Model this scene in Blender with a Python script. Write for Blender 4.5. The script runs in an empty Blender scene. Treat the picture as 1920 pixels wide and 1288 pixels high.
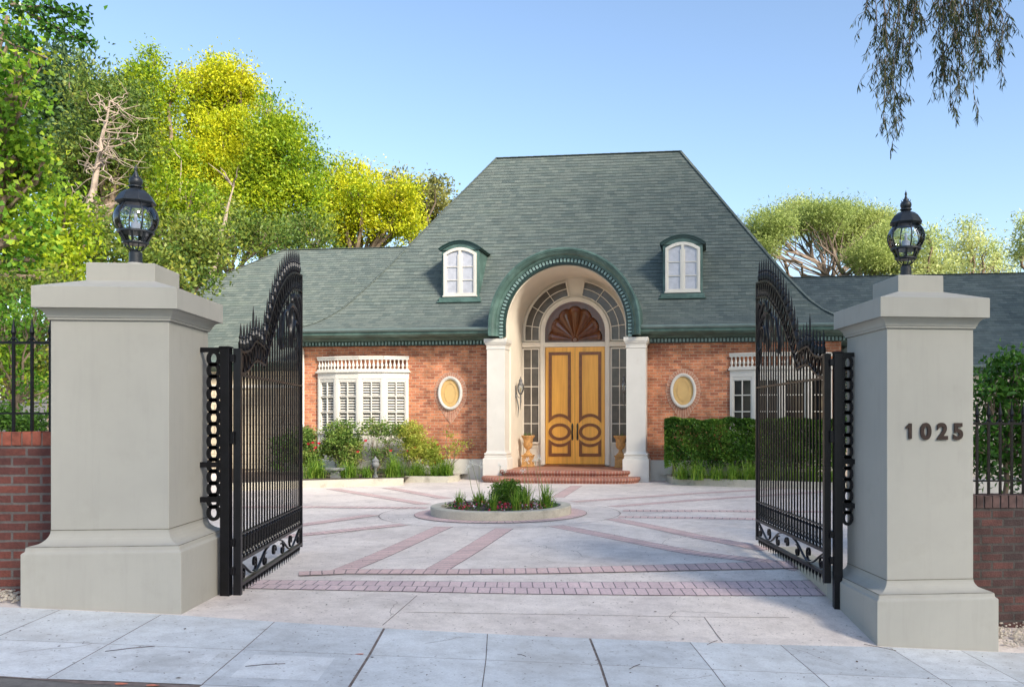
import bpy, math, random
import numpy as np
from mathutils import Matrix, Vector
R = random.Random(7)
NR = np.random.default_rng(11)
C = bpy.context.scene.collection
sin, cos, pi, rad = math.sin, math.cos, math.pi, math.radians

# ------------------------------------------------------------------ camera geometry (focal length and principal point in photo pixels)
F, PX, PY, EYE = 1650.0, 1130.0, 787.0, 1.65
def at(x, y, Y):
    return Vector(((x - PX) / F * Y, Y, EYE - (y - PY) / F * Y))
def clamp(x, a=0.0, b=1.0): return max(a, min(b, x))
def sm(a, b, x):
    t = clamp((x - a) / (b - a)); return t * t * (3 - 2 * t)
def S(X): return -.243 - .068 * clamp(X, -9, 9)
def GL(X): return 7.44 + .094 * (X + 3.57)
def gz(X, Y):                                    # ground height: cross-sloping street side, level court
    t = clamp((Y - GL(X)) / 2.6)
    return S(X) * (1 - t) - .05 * (1 - sm(10.5, 14, Y)) * t
def hit(x, y):
    k = (x - PX) / F; m = (y - PY) / F; lo, hi = 2, 60
    for _ in range(44):
        mid = (lo + hi) / 2
        if EYE - m * mid - gz(k * mid, mid) > 0: lo = mid
        else: hi = mid
    return (k * lo, lo)

# ------------------------------------------------------------------ materials
def srgb(r, g, b):
    f = lambda c: (c / 12.92 if c <= .04045 else ((c + .055) / 1.055) ** 2.4)
    return (f(r / 255), f(g / 255), f(b / 255))
def new_mat(name):
    m = bpy.data.materials.new(name); m.use_nodes = True
    nt = m.node_tree; b = nt.nodes['Principled BSDF']
    return m, nt, b
def N(nt, t, **k):
    n = nt.nodes.new(t)
    for a, v in k.items(): setattr(n, a, v)
    return n
def mulc(c, k): return (c[0] * k, c[1] * k, c[2] * k, 1)
def noise(nt, co, scale, detail=4, rough=.6):
    n = N(nt, 'ShaderNodeTexNoise'); n.inputs['Scale'].default_value = scale
    n.inputs['Detail'].default_value = detail; n.inputs['Roughness'].default_value = rough
    nt.links.new(co, n.inputs['Vector']); return n.outputs['Fac']
def ramp(nt, fac, stops):
    r = N(nt, 'ShaderNodeValToRGB'); e = r.color_ramp.elements
    while len(e) < len(stops): e.new(.5)
    for i, (p, c) in enumerate(stops):
        e[i].position = p; e[i].color = (c[0], c[1], c[2], 1)
    nt.links.new(fac, r.inputs['Fac']); return r.outputs['Color']
def mix(nt, fac, a, b, mode='MIX'):
    n = N(nt, 'ShaderNodeMix', data_type='RGBA', blend_type=mode)
    for s, v in ((n.inputs[0], fac), (n.inputs[6], a), (n.inputs[7], b)):
        if isinstance(v, bpy.types.NodeSocket): nt.links.new(v, s)
        else: s.default_value = v if not isinstance(v, tuple) else (v + (1,))[:4]
    return n.outputs[2]
def bump(nt, b, h, strength=.3, dist=.01):
    n = N(nt, 'ShaderNodeBump'); n.inputs['Strength'].default_value = strength; n.inputs['Distance'].default_value = dist
    nt.links.new(h, n.inputs['Height']); nt.links.new(n.outputs['Normal'], b.inputs['Normal'])
def mat(name, col, rough=.6, metal=0, var=.1, vs=2.5, bs=0, bd=.004, bstr=.4, stain=None, stain_s=1.2, stain_r=(.5, .75), spec=.5, fine=0, speck=0, streak=0):
    m, nt, b = new_mat(name)
    tc = N(nt, 'ShaderNodeTexCoord').outputs['Object']
    c = ramp(nt, noise(nt, tc, vs), [(.3, mulc(col, 1 - var)), (.7, mulc(col, 1 + var))])
    if fine:
        c = mix(nt, 1, c, ramp(nt, noise(nt, tc, fine, 2, .7), [(.3, (.9,) * 3), (.7, (1.08,) * 3)]), 'MULTIPLY')
    if stain:
        f = ramp(nt, noise(nt, tc, stain_s, 6, .65), [(stain_r[0], (0, 0, 0)), (stain_r[1], (1, 1, 1))])
        c = mix(nt, f, c, stain)
    if speck:
        c = mix(nt, 1, c, ramp(nt, noise(nt, tc, speck, 1, .5), [(.68, (1, 1, 1)), (.76, (.55, .52, .5))]), 'MULTIPLY')
        c = mix(nt, 1, c, ramp(nt, noise(nt, tc, 5, 5, .7), [(.35, (.88, .87, .86)), (.6, (1.05, 1.05, 1.05))]), 'MULTIPLY')
    if streak:
        mp = N(nt, 'ShaderNodeMapping'); mp.inputs['Scale'].default_value = (9, 9, .7); nt.links.new(tc, mp.inputs['Vector'])
        c = mix(nt, 1, c, ramp(nt, noise(nt, mp.outputs[0], 1, 5, .7), [(.5, (1, 1, 1)), (.8, (1 - streak,) * 3)]), 'MULTIPLY')
    nt.links.new(c, b.inputs['Base Color'])
    b.inputs['Roughness'].default_value = rough; b.inputs['Metallic'].default_value = metal
    b.inputs['Specular IOR Level'].default_value = spec
    if bs: bump(nt, b, noise(nt, tc, bs, 4), bstr, bd)
    return m
def brick(name, c1, c2, mortar, bw, bh, ms, off=.5, rough=.85, bd=.006, dark=None, vs=3, var=.25, squash=None, big=None):
    m, nt, b = new_mat(name)
    t = N(nt, 'ShaderNodeTexCoord'); uv = t.outputs['UV']
    n = N(nt, 'ShaderNodeTexBrick'); n.offset = off
    for k, v in (('Scale', 1), ('Brick Width', bw), ('Row Height', bh), ('Mortar Size', ms), ('Mortar Smooth', .25), ('Bias', 0)): n.inputs[k].default_value = v
    n.inputs['Color1'].default_value = c1 + (1,); n.inputs['Color2'].default_value = c2 + (1,); n.inputs['Mortar'].default_value = mortar + (1,)
    # wobble the coordinates slightly so the joints are not ruler-straight
    w = N(nt, 'ShaderNodeTexNoise'); w.inputs['Scale'].default_value = 9; nt.links.new(uv, w.inputs['Vector'])
    s = N(nt, 'ShaderNodeVectorMath', operation='MULTIPLY_ADD'); nt.links.new(w.outputs['Color'], s.inputs[0])
    s.inputs[1].default_value = (.012,) * 3; nt.links.new(uv, s.inputs[2]); nt.links.new(s.outputs[0], n.inputs['Vector'])
    c = n.outputs['Color']
    c = mix(nt, 1, c, ramp(nt, noise(nt, uv, vs, 5), [(.3, (1 - var,) * 3), (.7, (1 + var,) * 3)]), 'MULTIPLY')
    c = mix(nt, 1, c, ramp(nt, noise(nt, uv, 30, 3), [(.3, (.85,) * 3), (.7, (1.15,) * 3)]), 'MULTIPLY')
    if dark:
        f = ramp(nt, noise(nt, uv, big or .8, 5, .7), [(.52, (0, 0, 0)), (.75, (.7, .7, .7))])
        c = mix(nt, f, c, dark)
    nt.links.new(c, b.inputs['Base Color']); b.inputs['Roughness'].default_value = rough
    inv = N(nt, 'ShaderNodeMath', operation='MULTIPLY_ADD'); nt.links.new(n.outputs['Fac'], inv.inputs[0]); inv.inputs[1].default_value = -1
    nt.links.new(noise(nt, uv, 60, 3), inv.inputs[2]); bump(nt, b, inv.outputs[0], .5, bd)
    return m
def leaf_mat(name, cols, trans=.35, rough=.5, spec=.3):
    m, nt, b = new_mat(name)
    a = N(nt, 'ShaderNodeAttribute', attribute_name='tint')
    k = len(cols)
    c = ramp(nt, a.outputs['Fac'], [(i / (k - 1), q) for i, q in enumerate(cols)])
    nt.links.new(c, b.inputs['Base Color']); b.inputs['Roughness'].default_value = rough; b.inputs['Specular IOR Level'].default_value = spec
    tr = N(nt, 'ShaderNodeBsdfTranslucent'); nt.links.new(c, tr.inputs['Color'])
    mx = N(nt, 'ShaderNodeMixShader'); mx.inputs[0].default_value = trans
    nt.links.new(b.outputs[0], mx.inputs[1]); nt.links.new(tr.outputs[0], mx.inputs[2])
    nt.links.new(mx.outputs[0], nt.nodes['Material Output'].inputs['Surface'])
    return m
def glass_mat(name, rough=.02, tint=(.9, .95, 1)):
    m, nt, b = new_mat(name)
    g = N(nt, 'ShaderNodeBsdfGlossy'); g.inputs['Roughness'].default_value = rough
    t = N(nt, 'ShaderNodeBsdfTransparent'); t.inputs['Color'].default_value = tint + (1,)
    fr = N(nt, 'ShaderNodeFresnel'); fr.inputs['IOR'].default_value = 1.35
    ad = N(nt, 'ShaderNodeMath', operation='ADD'); nt.links.new(fr.outputs[0], ad.inputs[0]); ad.inputs[1].default_value = .09
    mx = N(nt, 'ShaderNodeMixShader'); nt.links.new(ad.outputs[0], mx.inputs[0])
    nt.links.new(t.outputs[0], mx.inputs[1]); nt.links.new(g.outputs[0], mx.inputs[2])
    nt.links.new(mx.outputs[0], nt.nodes['Material Output'].inputs['Surface'])
    return m

M = {}
M['stucco'] = mat('pillar_stucco', (.385, .368, .325), .9, streak=.08, var=.05, vs=1.3, bs=220, bd=.0016, bstr=.35, fine=0, stain=(.33, .315, .27), stain_s=2.4, stain_r=(.56, .95))
M['iron'] = mat('black_iron', (.005, .005, .007), .36, 0, spec=.32, var=.4, vs=9, bs=60, bd=.001, bstr=.3, stain=(.045, .037, .033), stain_s=6, stain_r=(.6, .85))
M['lamp_iron'] = mat('lamp_black_metal', (.018, .022, .028), .42, 0, var=.3, vs=14, bs=90, bd=.001)
M['glass'] = glass_mat('lamp_glass', .03)
M['window_dark'] = mat('dark_window_glass', (.022, .022, .026), .06, var=.5, vs=1.5)
M['sidelight'] = mat('obscure_sidelight_glass', (.10, .085, .07), .18, var=.3, vs=4, bs=70, bd=.002)
M['curtain'] = mat('curtain_behind_glass', (.46, .46, .50), .12, var=.12, vs=7)
M['white'] = mat('white_paint', (.66, .615, .54), .55, var=.04, vs=2, stain=(.52, .46, .36), stain_s=3, stain_r=(.6, .95))
M['cream'] = mat('cream_plaster', (.78, .69, .56), .7, var=.05, vs=2, bs=80, bd=.001)
M['base'] = mat('pale_plinth_stucco', (.72, .67, .59), .85, var=.06, vs=2, bs=90, bd=.002, stain=(.40, .34, .26), stain_s=1.5, stain_r=(.6, .9))
M['green'] = mat('verdigris_green_paint', (.058, .108, .090), .42, var=.28, vs=3, bs=25, bd=.002, stain=(.14, .235, .20), stain_s=2.2, stain_r=(.45, .8))
M['green_light'] = mat('pale_green_moulding', (.21, .31, .28), .5, var=.2, vs=8, stain=(.07, .13, .11), stain_s=7, stain_r=(.5, .8))
M['green_dark'] = mat('dark_green_metal', (.014, .04, .032), .35, var=.3, vs=4)
M['gutter'] = mat('grey_green_gutter_metal', (.20, .27, .26), .4, metal=.2, var=.15, vs=2)
M['brickwall'] = brick('facade_brick', (.64, .245, .115), (.34, .105, .055), (.46, .33, .22), .22, .080, .0075, dark=(.20, .075, .05), vs=3.2, var=.36, big=1.3)
M['brick_voussoir'] = mat('pinkish_voussoir_brick', (.47, .225, .14), .85, var=.3, vs=14, bs=60)
M['mortar'] = mat('pale_mortar', (.62, .50, .38), .9, var=.1, vs=9)
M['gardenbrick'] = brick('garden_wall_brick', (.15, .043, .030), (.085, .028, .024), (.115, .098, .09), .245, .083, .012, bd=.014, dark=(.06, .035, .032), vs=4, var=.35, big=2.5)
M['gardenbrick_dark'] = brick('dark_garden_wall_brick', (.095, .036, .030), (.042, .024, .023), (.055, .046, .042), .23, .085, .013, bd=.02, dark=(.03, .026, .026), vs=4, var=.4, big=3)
M['paver'] = brick('pink_paver_brick', (.70, .50, .455), (.61, .43, .40), (.28, .21, .20), .20, .28, .008, off=0, bd=.004, vs=1.5, var=.12, dark=(.40, .31, .30), big=.9)
M['paver2'] = brick('pink_double_paver_brick', (.68, .52, .50), (.60, .45, .45), (.22, .18, .18), .20, .25, .007, off=.5, bd=.004, vs=1.5, var=.12, dark=(.42, .30, .28), big=.8)
M['stepbrick'] = brick('porch_brick', (.42, .17, .105), (.31, .115, .08), (.46, .34, .27), .085, 5, .008, off=0, bd=.006, vs=3, var=.2)
M['porchfloor'] = brick('porch_floor_brick', (.46, .21, .125), (.35, .15, .095), (.36, .24, .17), .2, .075, .006, bd=.003, vs=3, var=.2)
M['shingle'] = brick('green_roof_shingle', (.130, .152, .134), (.082, .106, .098), (.03, .042, .04), .21, 1, .0025, off=.43, rough=.9, bd=.004, vs=1.7, var=.24, dark=(.145, .175, .14), big=.45)
M['shingle_blue'] = brick('blue_green_roof_shingle', (.120, .146, .138), (.075, .10, .10), (.045, .06, .066), .21, 1, .0025, off=.43, rough=.9, bd=.004, vs=1.7, var=.2, dark=(.16, .19, .19), big=.45)
M['court'] = mat('court_concrete', (.74, .655, .59), .9, speck=26, var=.12, vs=.55, bs=130, bd=.003, bstr=.5, fine=55, stain=(.50, .43, .40), stain_s=.9, stain_r=(.48, .85))
M['walk'] = mat('sidewalk_concrete', (.63, .645, .65), .88, speck=30, var=.10, vs=.8, bs=120, bd=.002, bstr=.4, fine=60, stain=(.50, .485, .465), stain_s=1.0, stain_r=(.5, .8))
M['walk2'] = mat('sidewalk_concrete_pale', (.67, .68, .685), .88, speck=30, var=.08, vs=1.2, bs=120, bd=.002, bstr=.4, fine=60, stain=(.36, .36, .35), stain_s=1.4, stain_r=(.5, .8))
M['walk3'] = mat('sidewalk_concrete_grey', (.58, .595, .605), .88, speck=30, var=.08, vs=1.2, bs=120, bd=.002, bstr=.4, fine=60, stain=(.40, .41, .42), stain_s=1.1, stain_r=(.5, .8))
M['joint'] = mat('joint_dirt', (.20, .155, .135), .95, var=.4, vs=12)
M['asphalt'] = mat('old_gutter_concrete', (.17, .155, .14), .95, var=.25, vs=6, bs=80, bd=.006, fine=50)
M['soil'] = mat('garden_soil', (.085, .06, .042), .95, var=.4, vs=4, bs=30, bd=.02)
M['ground'] = mat('dry_garden_ground', (.07, .08, .04), .95, var=.4, vs=.8, bs=10, bd=.02)
M['kerb'] = mat('planter_kerb_concrete', (.50, .46, .37), .9, var=.1, vs=3, bs=90, bd=.003, fine=45, stain=(.17, .14, .10), stain_s=2.6, stain_r=(.55, .85))
M['gravel'] = mat('gravel_stone', (.50, .44, .36), .8, var=.4, vs=20)
M['orangepaint'] = mat('orange_marking_paint', (.75, .22, .12), .8, var=.2, vs=20)
M['wood'] = None
M['moulding'] = mat('dark_wood_moulding', (.24, .082, .022), .28, var=.2, vs=9)
M['yellowpanel'] = mat('yellow_oval_panel', (.62, .40, .15), .6, var=.08, vs=4)
M['terracotta'] = mat('ochre_terracotta', (.56, .30, .10), .75, var=.3, vs=9, bs=40, bd=.006, stain=(.27, .13, .05), stain_s=8, stain_r=(.5, .75))
M['bronze'] = mat('bronze_hardware', (.07, .055, .038), .4, metal=.6, var=.3, vs=20)
M['pewter'] = mat('grey_sconce_metal', (.15, .145, .14), .45, metal=.4, var=.3, vs=20)
M['bark'] = mat('tree_bark', (.20, .145, .10), .9, var=.35, vs=5, bs=20, bd=.02)
M['bark_pale'] = mat('pale_dead_bark', (.36, .28, .22), .9, var=.25, vs=5, bs=20, bd=.01)
M['bark_red'] = mat('pine_bark', (.20, .15, .115), .9, var=.3, vs=5, bs=20, bd=.02)
M['litter'] = mat('fallen_leaf_bits', (.07, .035, .022), .8, var=.6, vs=3)
M['digit'] = mat('dark_bronze_digit', (.035, .02, .018), .4, metal=.3, var=.2, vs=20)
M['rose'] = mat('red_rose_petal', (.42, .012, .03), .5, var=.3, vs=20)
M['lanternstone'] = mat('weathered_grey_stone', (.19, .19, .19), .85, var=.3, vs=9, bs=40, bd=.006)
M['flower_white'] = mat('white_flower', (.72, .72, .66), .6, var=.1, vs=20)
M['stonewall'] = brick('pale_stone_block', (.60, .50, .36), (.52, .43, .31), (.34, .27, .19), .9, .30, .012, rough=.9, vs=1.2, var=.12)
def wood_mat(name, base, dark, gloss, sx=26):
    m, nt, b = new_mat(name)
    tc = N(nt, 'ShaderNodeTexCoord').outputs['Object']
    mp = N(nt, 'ShaderNodeMapping'); mp.inputs['Scale'].default_value = (sx, sx, 1.0); nt.links.new(tc, mp.inputs['Vector'])
    c = ramp(nt, noise(nt, mp.outputs[0], 1.0, 5, .6), [(.3, dark), (.65, base)])
    # boards side by side take slightly different tones
    mp2 = N(nt, 'ShaderNodeMapping'); mp2.inputs['Scale'].default_value = (7, 1, .15); nt.links.new(tc, mp2.inputs['Vector'])
    v = N(nt, 'ShaderNodeTexVoronoi'); v.inputs['Scale'].default_value = 1; nt.links.new(mp2.outputs[0], v.inputs['Vector'])
    sp = N(nt, 'ShaderNodeSeparateColor'); nt.links.new(v.outputs['Color'], sp.inputs[0])
    c = mix(nt, 1, c, ramp(nt, sp.outputs[0], [(0, (.88,) * 3), (1, (1.12, 1.1, 1.0))]), 'MULTIPLY')
    nt.links.new(c, b.inputs['Base Color']); b.inputs['Roughness'].default_value = gloss
    b.inputs['Coat Weight'].default_value = .12; b.inputs['Coat Roughness'].default_value = .15
    return m
M['wood'] = wood_mat('honey_oak', (.95, .47, .07), (.78, .34, .04), .34)
M['shellwood'] = wood_mat('dark_varnished_wood', (.14, .042, .010), (.085, .022, .006), .16, 8)

# ------------------------------------------------------------------ mesh builder
ORG = {}
def tag(o, label=None, cat=None, group=None, kind=None):
    if label: o['label'] = label
    if cat: o['category'] = cat
    if group: o['group'] = group
    if kind: o['kind'] = kind
    return o
def thing(name, loc, label, cat, group=None):
    o = bpy.data.objects.new(name, None); C.objects.link(o); o.location = loc; ORG[o.name] = Vector(loc)
    o.empty_display_size = .3
    return tag(o, label, cat, group)
def link(name, me, parent=None, org=None):
    o = bpy.data.objects.new(name, me); C.objects.link(o)
    if parent is not None:
        o.parent = parent; ORG[o.name] = ORG[parent.name]
    else:
        o.location = org or (0, 0, 0); ORG[o.name] = Vector(org or (0, 0, 0))
    return o
class G:
    def __init__(s, T=None): s.v = []; s.f = []; s.uv = []; s.T = T
    def add(s, vs, fs, uvs=None):
        n = len(s.v); s.v += [tuple(p) for p in vs]
        for i, f in enumerate(fs):
            s.f.append(tuple(n + k for k in f)); s.uv.append(uvs[i] if uvs else None)
    def poly(s, pts, uv=None): s.add(pts, [tuple(range(len(pts)))], [uv] if uv else None)
    def box(s, x0, x1, y0, y1, z0, z1, inset=0):
        i = inset
        s.add([(x0, y0, z0), (x1, y0, z0), (x1, y1, z0), (x0, y1, z0), (x0 + i, y0 + i, z1), (x1 - i, y0 + i, z1), (x1 - i, y1 - i, z1), (x0 + i, y1 - i, z1)],
              [(0, 3, 2, 1), (4, 5, 6, 7), (0, 1, 5, 4), (1, 2, 6, 5), (2, 3, 7, 6), (3, 0, 4, 7)])
        return s
    def loft(s, rings, closed=True, cap0=True, cap1=True, uvs=None):
        n = len(s.v); k = len(rings[0])
        for r in rings: s.v += [tuple(p) for p in r]
        for i in range(len(rings) - 1):
            for j in range(k if closed else k - 1):
                a = n + i * k + j; b = n + i * k + (j + 1) % k
                s.f.append((a, b, b + k, a + k))
                s.uv.append((uvs[i][j], uvs[i][j + 1], uvs[i + 1][j + 1], uvs[i + 1][j]) if uvs else None)
        if closed and cap0: s.f.append(tuple(n + j for j in reversed(range(k)))); s.uv.append(None)
        if closed and cap1: s.f.append(tuple(n + (len(rings) - 1) * k + j for j in range(k))); s.uv.append(None)
        return s
    def bar(s, p, q, w, h=None, up=(0, 0, 1)):
        h = h or w; p = Vector(p); q = Vector(q); d = (q - p).normalized(); u = Vector(up)
        if abs(d.dot(u)) > .98: u = Vector((1, 0, 0))
        a = d.cross(u).normalized(); b = a.cross(d).normalized()
        r = lambda c: [c - a * w / 2 - b * h / 2, c + a * w / 2 - b * h / 2, c + a * w / 2 + b * h / 2, c - a * w / 2 + b * h / 2]
        return s.loft([r(p), r(q)])
    def tube(s, pts, r, n=8, cap=True):
        pts = [Vector(p) for p in pts]; rings = []; u = None
        for i, p in enumerate(pts):
            d = (pts[min(i + 1, len(pts) - 1)] - pts[max(i - 1, 0)])
            d = d.normalized() if d.length > 1e-9 else Vector((0, 0, 1))
            if u is None: u = d.orthogonal().normalized()
            u = (u - d * u.dot(d)); u = u.normalized() if u.length > 1e-6 else d.orthogonal().normalized()
            w = d.cross(u); rr = r[i] if isinstance(r, (list, tuple)) else r
            rings.append([p + (u * cos(2 * pi * k / n) + w * sin(2 * pi * k / n)) * rr for k in range(n)])
        return s.loft(rings, cap0=cap, cap1=cap)
    def ribbon(s, pts, w, t, nrm):       # flat strap following pts; w across nrm, t thickness in plane
        nrm = Vector(nrm).normalized(); pts = [Vector(p) for p in pts]; rings = []
        for i, p in enumerate(pts):
            d = (pts[min(i + 1, len(pts) - 1)] - pts[max(i - 1, 0)]).normalized(); a = d.cross(nrm).normalized()
            rings.append([p - a * t / 2 - nrm * w / 2, p + a * t / 2 - nrm * w / 2, p + a * t / 2 + nrm * w / 2, p - a * t / 2 + nrm * w / 2])
        return s.loft(rings)
    def lathe(s, prof, c=(0, 0, 0), n=24, a0=0, flute=0, fd=0):
        rings = []
        for r, z in prof:
            rings.append([(c[0] + (r * (1 - fd * (abs(sin(flute * (a0 + 2 * pi * k / n)))))) * cos(a0 + 2 * pi * k / n), c[1] + (r * (1 - fd * (abs(sin(flute * (a0 + 2 * pi * k / n)))))) * sin(a0 + 2 * pi * k / n), c[2] + z) for k in range(n)])
        return s.loft(rings)
    def prism(s, outline, y0, y1):       # outline in x,z, extruded along y
        s.loft([[(x, y0, z) for x, z in outline], [(x, y1, z) for x, z in outline]]); return s
    def ring(s, outer, inner, y0, y1):   # frame between two outlines (x,z) of equal count, front at y0
        n = len(s.v); k = len(outer)
        for (L, y) in ((outer, y0), (inner, y0), (outer, y1), (inner, y1)): s.v += [(x, y, z) for x, z in L]
        for j in range(k):
            a, b = j, (j + 1) % k
            for f in ((a, b, k + b, k + a), (2 * k + a, 3 * k + a, 3 * k + b, 2 * k + b), (a, 2 * k + a, 2 * k + b, b), (k + a, k + b, 3 * k + b, 3 * k + a)):
                s.f.append(tuple(n + q for q in f)); s.uv.append(None)
        return s
    def build(s, name, m, parent=None, org=None, smooth=False, bevel=0, autoangle=40):
        T = s.T or Matrix.Identity(4)
        V0 = [Vector(p) for p in s.v]; base = ORG[parent.name] if parent is not None else Vector(org or (0, 0, 0))
        W = [T @ p - base for p in V0]
        me = bpy.data.meshes.new(name); me.from_pydata([tuple(p) for p in W], [], s.f)
        ul = me.uv_layers.new(name='UVMap'); data = []
        for i, f in enumerate(s.f):
            if s.uv[i]: data += [c for q in s.uv[i] for c in q]; continue
            p = [V0[k] for k in f]; nx = ny = nz = 0.0
            for a in range(len(p)):
                q, w = p[a], p[(a + 1) % len(p)]
                nx += (q.y - w.y) * (q.z + w.z); ny += (q.z - w.z) * (q.x + w.x); nz += (q.x - w.x) * (q.y + w.y)
            nx, ny, nz = abs(nx), abs(ny), abs(nz)
            for q in p:
                data += ([q.x, q.y] if nz >= nx and nz >= ny else [q.x, q.z] if ny >= nx else [q.y, q.z])
        ul.data.foreach_set('uv', data)
        me.materials.append(m if not isinstance(m, str) else M[m])
        o = link(name, me, parent, org)
        if smooth:
            me.shade_smooth()
            try: me.set_sharp_from_angle(angle=rad(autoangle))
            except Exception: pass
        if bevel:
            b = o.modifiers.new('bevel', 'BEVEL'); b.width = bevel; b.segments = 2; b.limit_method = 'ANGLE'; b.angle_limit = rad(35)
        return o
def copy_tree(o, parent=None, loc=None, rotz=None, label=None):
    c = o.copy(); C.objects.link(c); ORG[c.name] = Vector(loc) if loc is not None else ORG[o.name]
    if parent is not None: c.parent = parent
    if loc is not None: c.location = loc
    if rotz is not None: c.rotation_euler = (0, 0, rotz)
    if label: c['label'] = label
    for ch in list(o.children): copy_tree(ch, c)
    return c

# ------------------------------------------------------------------ foliage (numpy)
def fast_mesh(name, V, quads, m, parent=None, org=None, tint=None, kind=None):
    base = np.array(ORG[parent.name] if parent is not None else (org or (0, 0, 0)))
    V = V - base; nf = len(quads); me = bpy.data.meshes.new(name)
    me.vertices.add(len(V)); me.vertices.foreach_set('co', V.astype(np.float32).ravel())
    k = quads.shape[1]
    me.loops.add(nf * k); me.loops.foreach_set('vertex_index', quads.astype(np.int32).ravel())
    me.polygons.add(nf); me.polygons.foreach_set('loop_start', np.arange(0, nf * k, k, dtype=np.int32))
    if tint is not None:
        a = me.attributes.new('tint', 'FLOAT', 'FACE'); a.data.foreach_set('value', np.clip(tint, 0, 1).astype(np.float32))
    me.update(calc_edges=True); me.validate()
    me.materials.append(M[m] if isinstance(m, str) else m)
    return link(name, me, parent, org)
def leaf_geo(P, D, L, Wd, fold=.25):
    n = len(P); D = D / (np.linalg.norm(D, axis=1, keepdims=True) + 1e-9)
    r = NR.normal(size=(n, 3)); s = np.cross(D, r); s /= (np.linalg.norm(s, axis=1, keepdims=True) + 1e-9)
    up = np.cross(s, D)
    Lr = (L * NR.uniform(.6, 1.3, n))[:, None]; Wr = (Wd * NR.uniform(.7, 1.2, n))[:, None]
    b = P - D * Lr * .5; t = P + D * Lr * .5 - up * Lr * .12
    l = P + s * Wr * .5 + up * Wr * fold; q = P - s * Wr * .5 + up * Wr * fold
    V = np.stack([b, l, t, q], 1).reshape(-1, 3)
    Q = np.arange(4 * n).reshape(-1, 4)
    return V, Q
def clumps(lobes, dens, m, sig, shell=.55):
    """lobes: (centre, radii, weight). Returns leaf points, directions, tints."""
    P = []; D = []; T = []
    for (c, r, w) in lobes:
        c = np.array(c, float); r = np.array(r, float)
        n = max(3, int(dens * w)); d = NR.normal(size=(n, 3)); d /= np.linalg.norm(d, axis=1, keepdims=True)
        rr = NR.uniform(shell, 1.0, n) ** .7
        cc = c + d * r * rr[:, None]
        tt = NR.uniform(0, 1, n)
        k = NR.normal(size=(n, m, 3)) * (sig * NR.uniform(.6, 1.3, n))[:, None, None] * np.array([1, 1, .75])
        P.append((cc[:, None, :] + k).reshape(-1, 3))
        dd = d[:, None, :] * .5 + NR.normal(size=(n, m, 3)) * .55 + np.array([0, 0, .1])
        D.append(dd.reshape(-1, 3))
        T.append((NR.uniform(0, .34) + tt[:, None] * .44 + NR.uniform(0, .22, (n, m))).reshape(-1))
    return np.concatenate(P), np.concatenate(D), np.concatenate(T)
def grow(g, p, q, r0, r1, wob=.1, n=5, sides=6):
    p = Vector(p); q = Vector(q); L = (q - p).length; pts = []; rr = []
    for i in range(n + 1):
        t = i / n; e = wob * L * (0 if i in (0, n) else 1)
        pts.append(p.lerp(q, t) + Vector((R.uniform(-e, e), R.uniform(-e, e), R.uniform(-e, e) * .5))); rr.append(r0 + (r1 - r0) * t)
    g.tube(pts, rr, sides); return pts
def blades(P, n, h, spread, w, seed=0, m='grass', lean=1.0):
    """arching blades round points P; returns verts, quads, tint"""
    V = []; Q = []; T = []
    for p in P:
        for i in range(n):
            a = R.uniform(0, 2 * pi); hh = h * R.uniform(.55, 1.15); sp = spread * R.uniform(.2, 1.1); ww = w * R.uniform(.7, 1.2)
            dx, dy = cos(a), sin(a); ox, oy = R.gauss(0, spread * .14), R.gauss(0, spread * .14); b = len(V)
            for k in range(5):
                t = k / 4; x = sp * t ** 1.5; z = hh * (t * 1.35 - .62 * lean * t * t * (.3 + sp / max(spread, .01)))
                wk = ww * (1 - t * .92)
                V.append((p[0] + ox + dx * x - dy * wk / 2, p[1] + oy + dy * x + dx * wk / 2, p[2] + z))
                V.append((p[0] + ox + dx * x + dy * wk / 2, p[1] + oy + dy * x - dx * wk / 2, p[2] + z))
            tn = R.random()
            for k in range(4): Q.append((b + 2 * k, b + 2 * k + 1, b + 2 * k + 3, b + 2 * k + 2)); T.append(tn)
    return np.array(V, float), np.array(Q), np.array(T)

# ------------------------------------------------------------------ world, sun, camera
def setup():
    sc = bpy.context.scene
    w = bpy.data.worlds.new("World"); sc.world = w; w.use_nodes = True
    nt = w.node_tree; sky = nt.nodes.new('ShaderNodeTexSky'); sky.sky_type = 'NISHITA'; sky.sun_disc = False
    el, az = rad(SUN_EL), rad(SUN_AZ)
    sky.sun_elevation = el; sky.sun_rotation = az; sky.air_density = 1.0; sky.dust_density = 1.3; sky.ozone_density = 1.6
    bg = nt.nodes['Background']; nt.links.new(sky.outputs[0], bg.inputs[0]); bg.inputs[1].default_value = SKY
    d = Vector((sin(az) * cos(el), cos(az) * cos(el), sin(el)))
    L = bpy.data.lights.new('sun', 'SUN'); L.energy = SUN; L.angle = rad(SUN_ANG); L.color = (1, .93, .82)
    o = bpy.data.objects.new('sun', L); C.objects.link(o); o.location = d * 60
    o.rotation_euler = (-d).to_track_quat('-Z', 'Y').to_euler()
    cam = bpy.data.cameras.new('camera'); c = bpy.data.objects.new('camera', cam); C.objects.link(c)
    cam.sensor_width = 36; cam.lens = F / 1920 * 36; cam.shift_x = (960 - PX) / 1920; cam.shift_y = (PY - 644) / 1920
    cam.clip_end = 2000; cam.clip_start = .05
    c.location = (0, 0, EYE); c.rotation_euler = (pi / 2, 0, 0); sc.camera = c
    vs = sc.view_settings; vs.view_transform = 'Standard'; vs.look = 'None'; vs.gamma = 1; vs.use_curve_mapping = False; vs.exposure = EXPO
    sc.cycles.max_bounces = 6; sc.cycles.diffuse_bounces = 3; sc.cycles.transparent_max_bounces = 12
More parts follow.
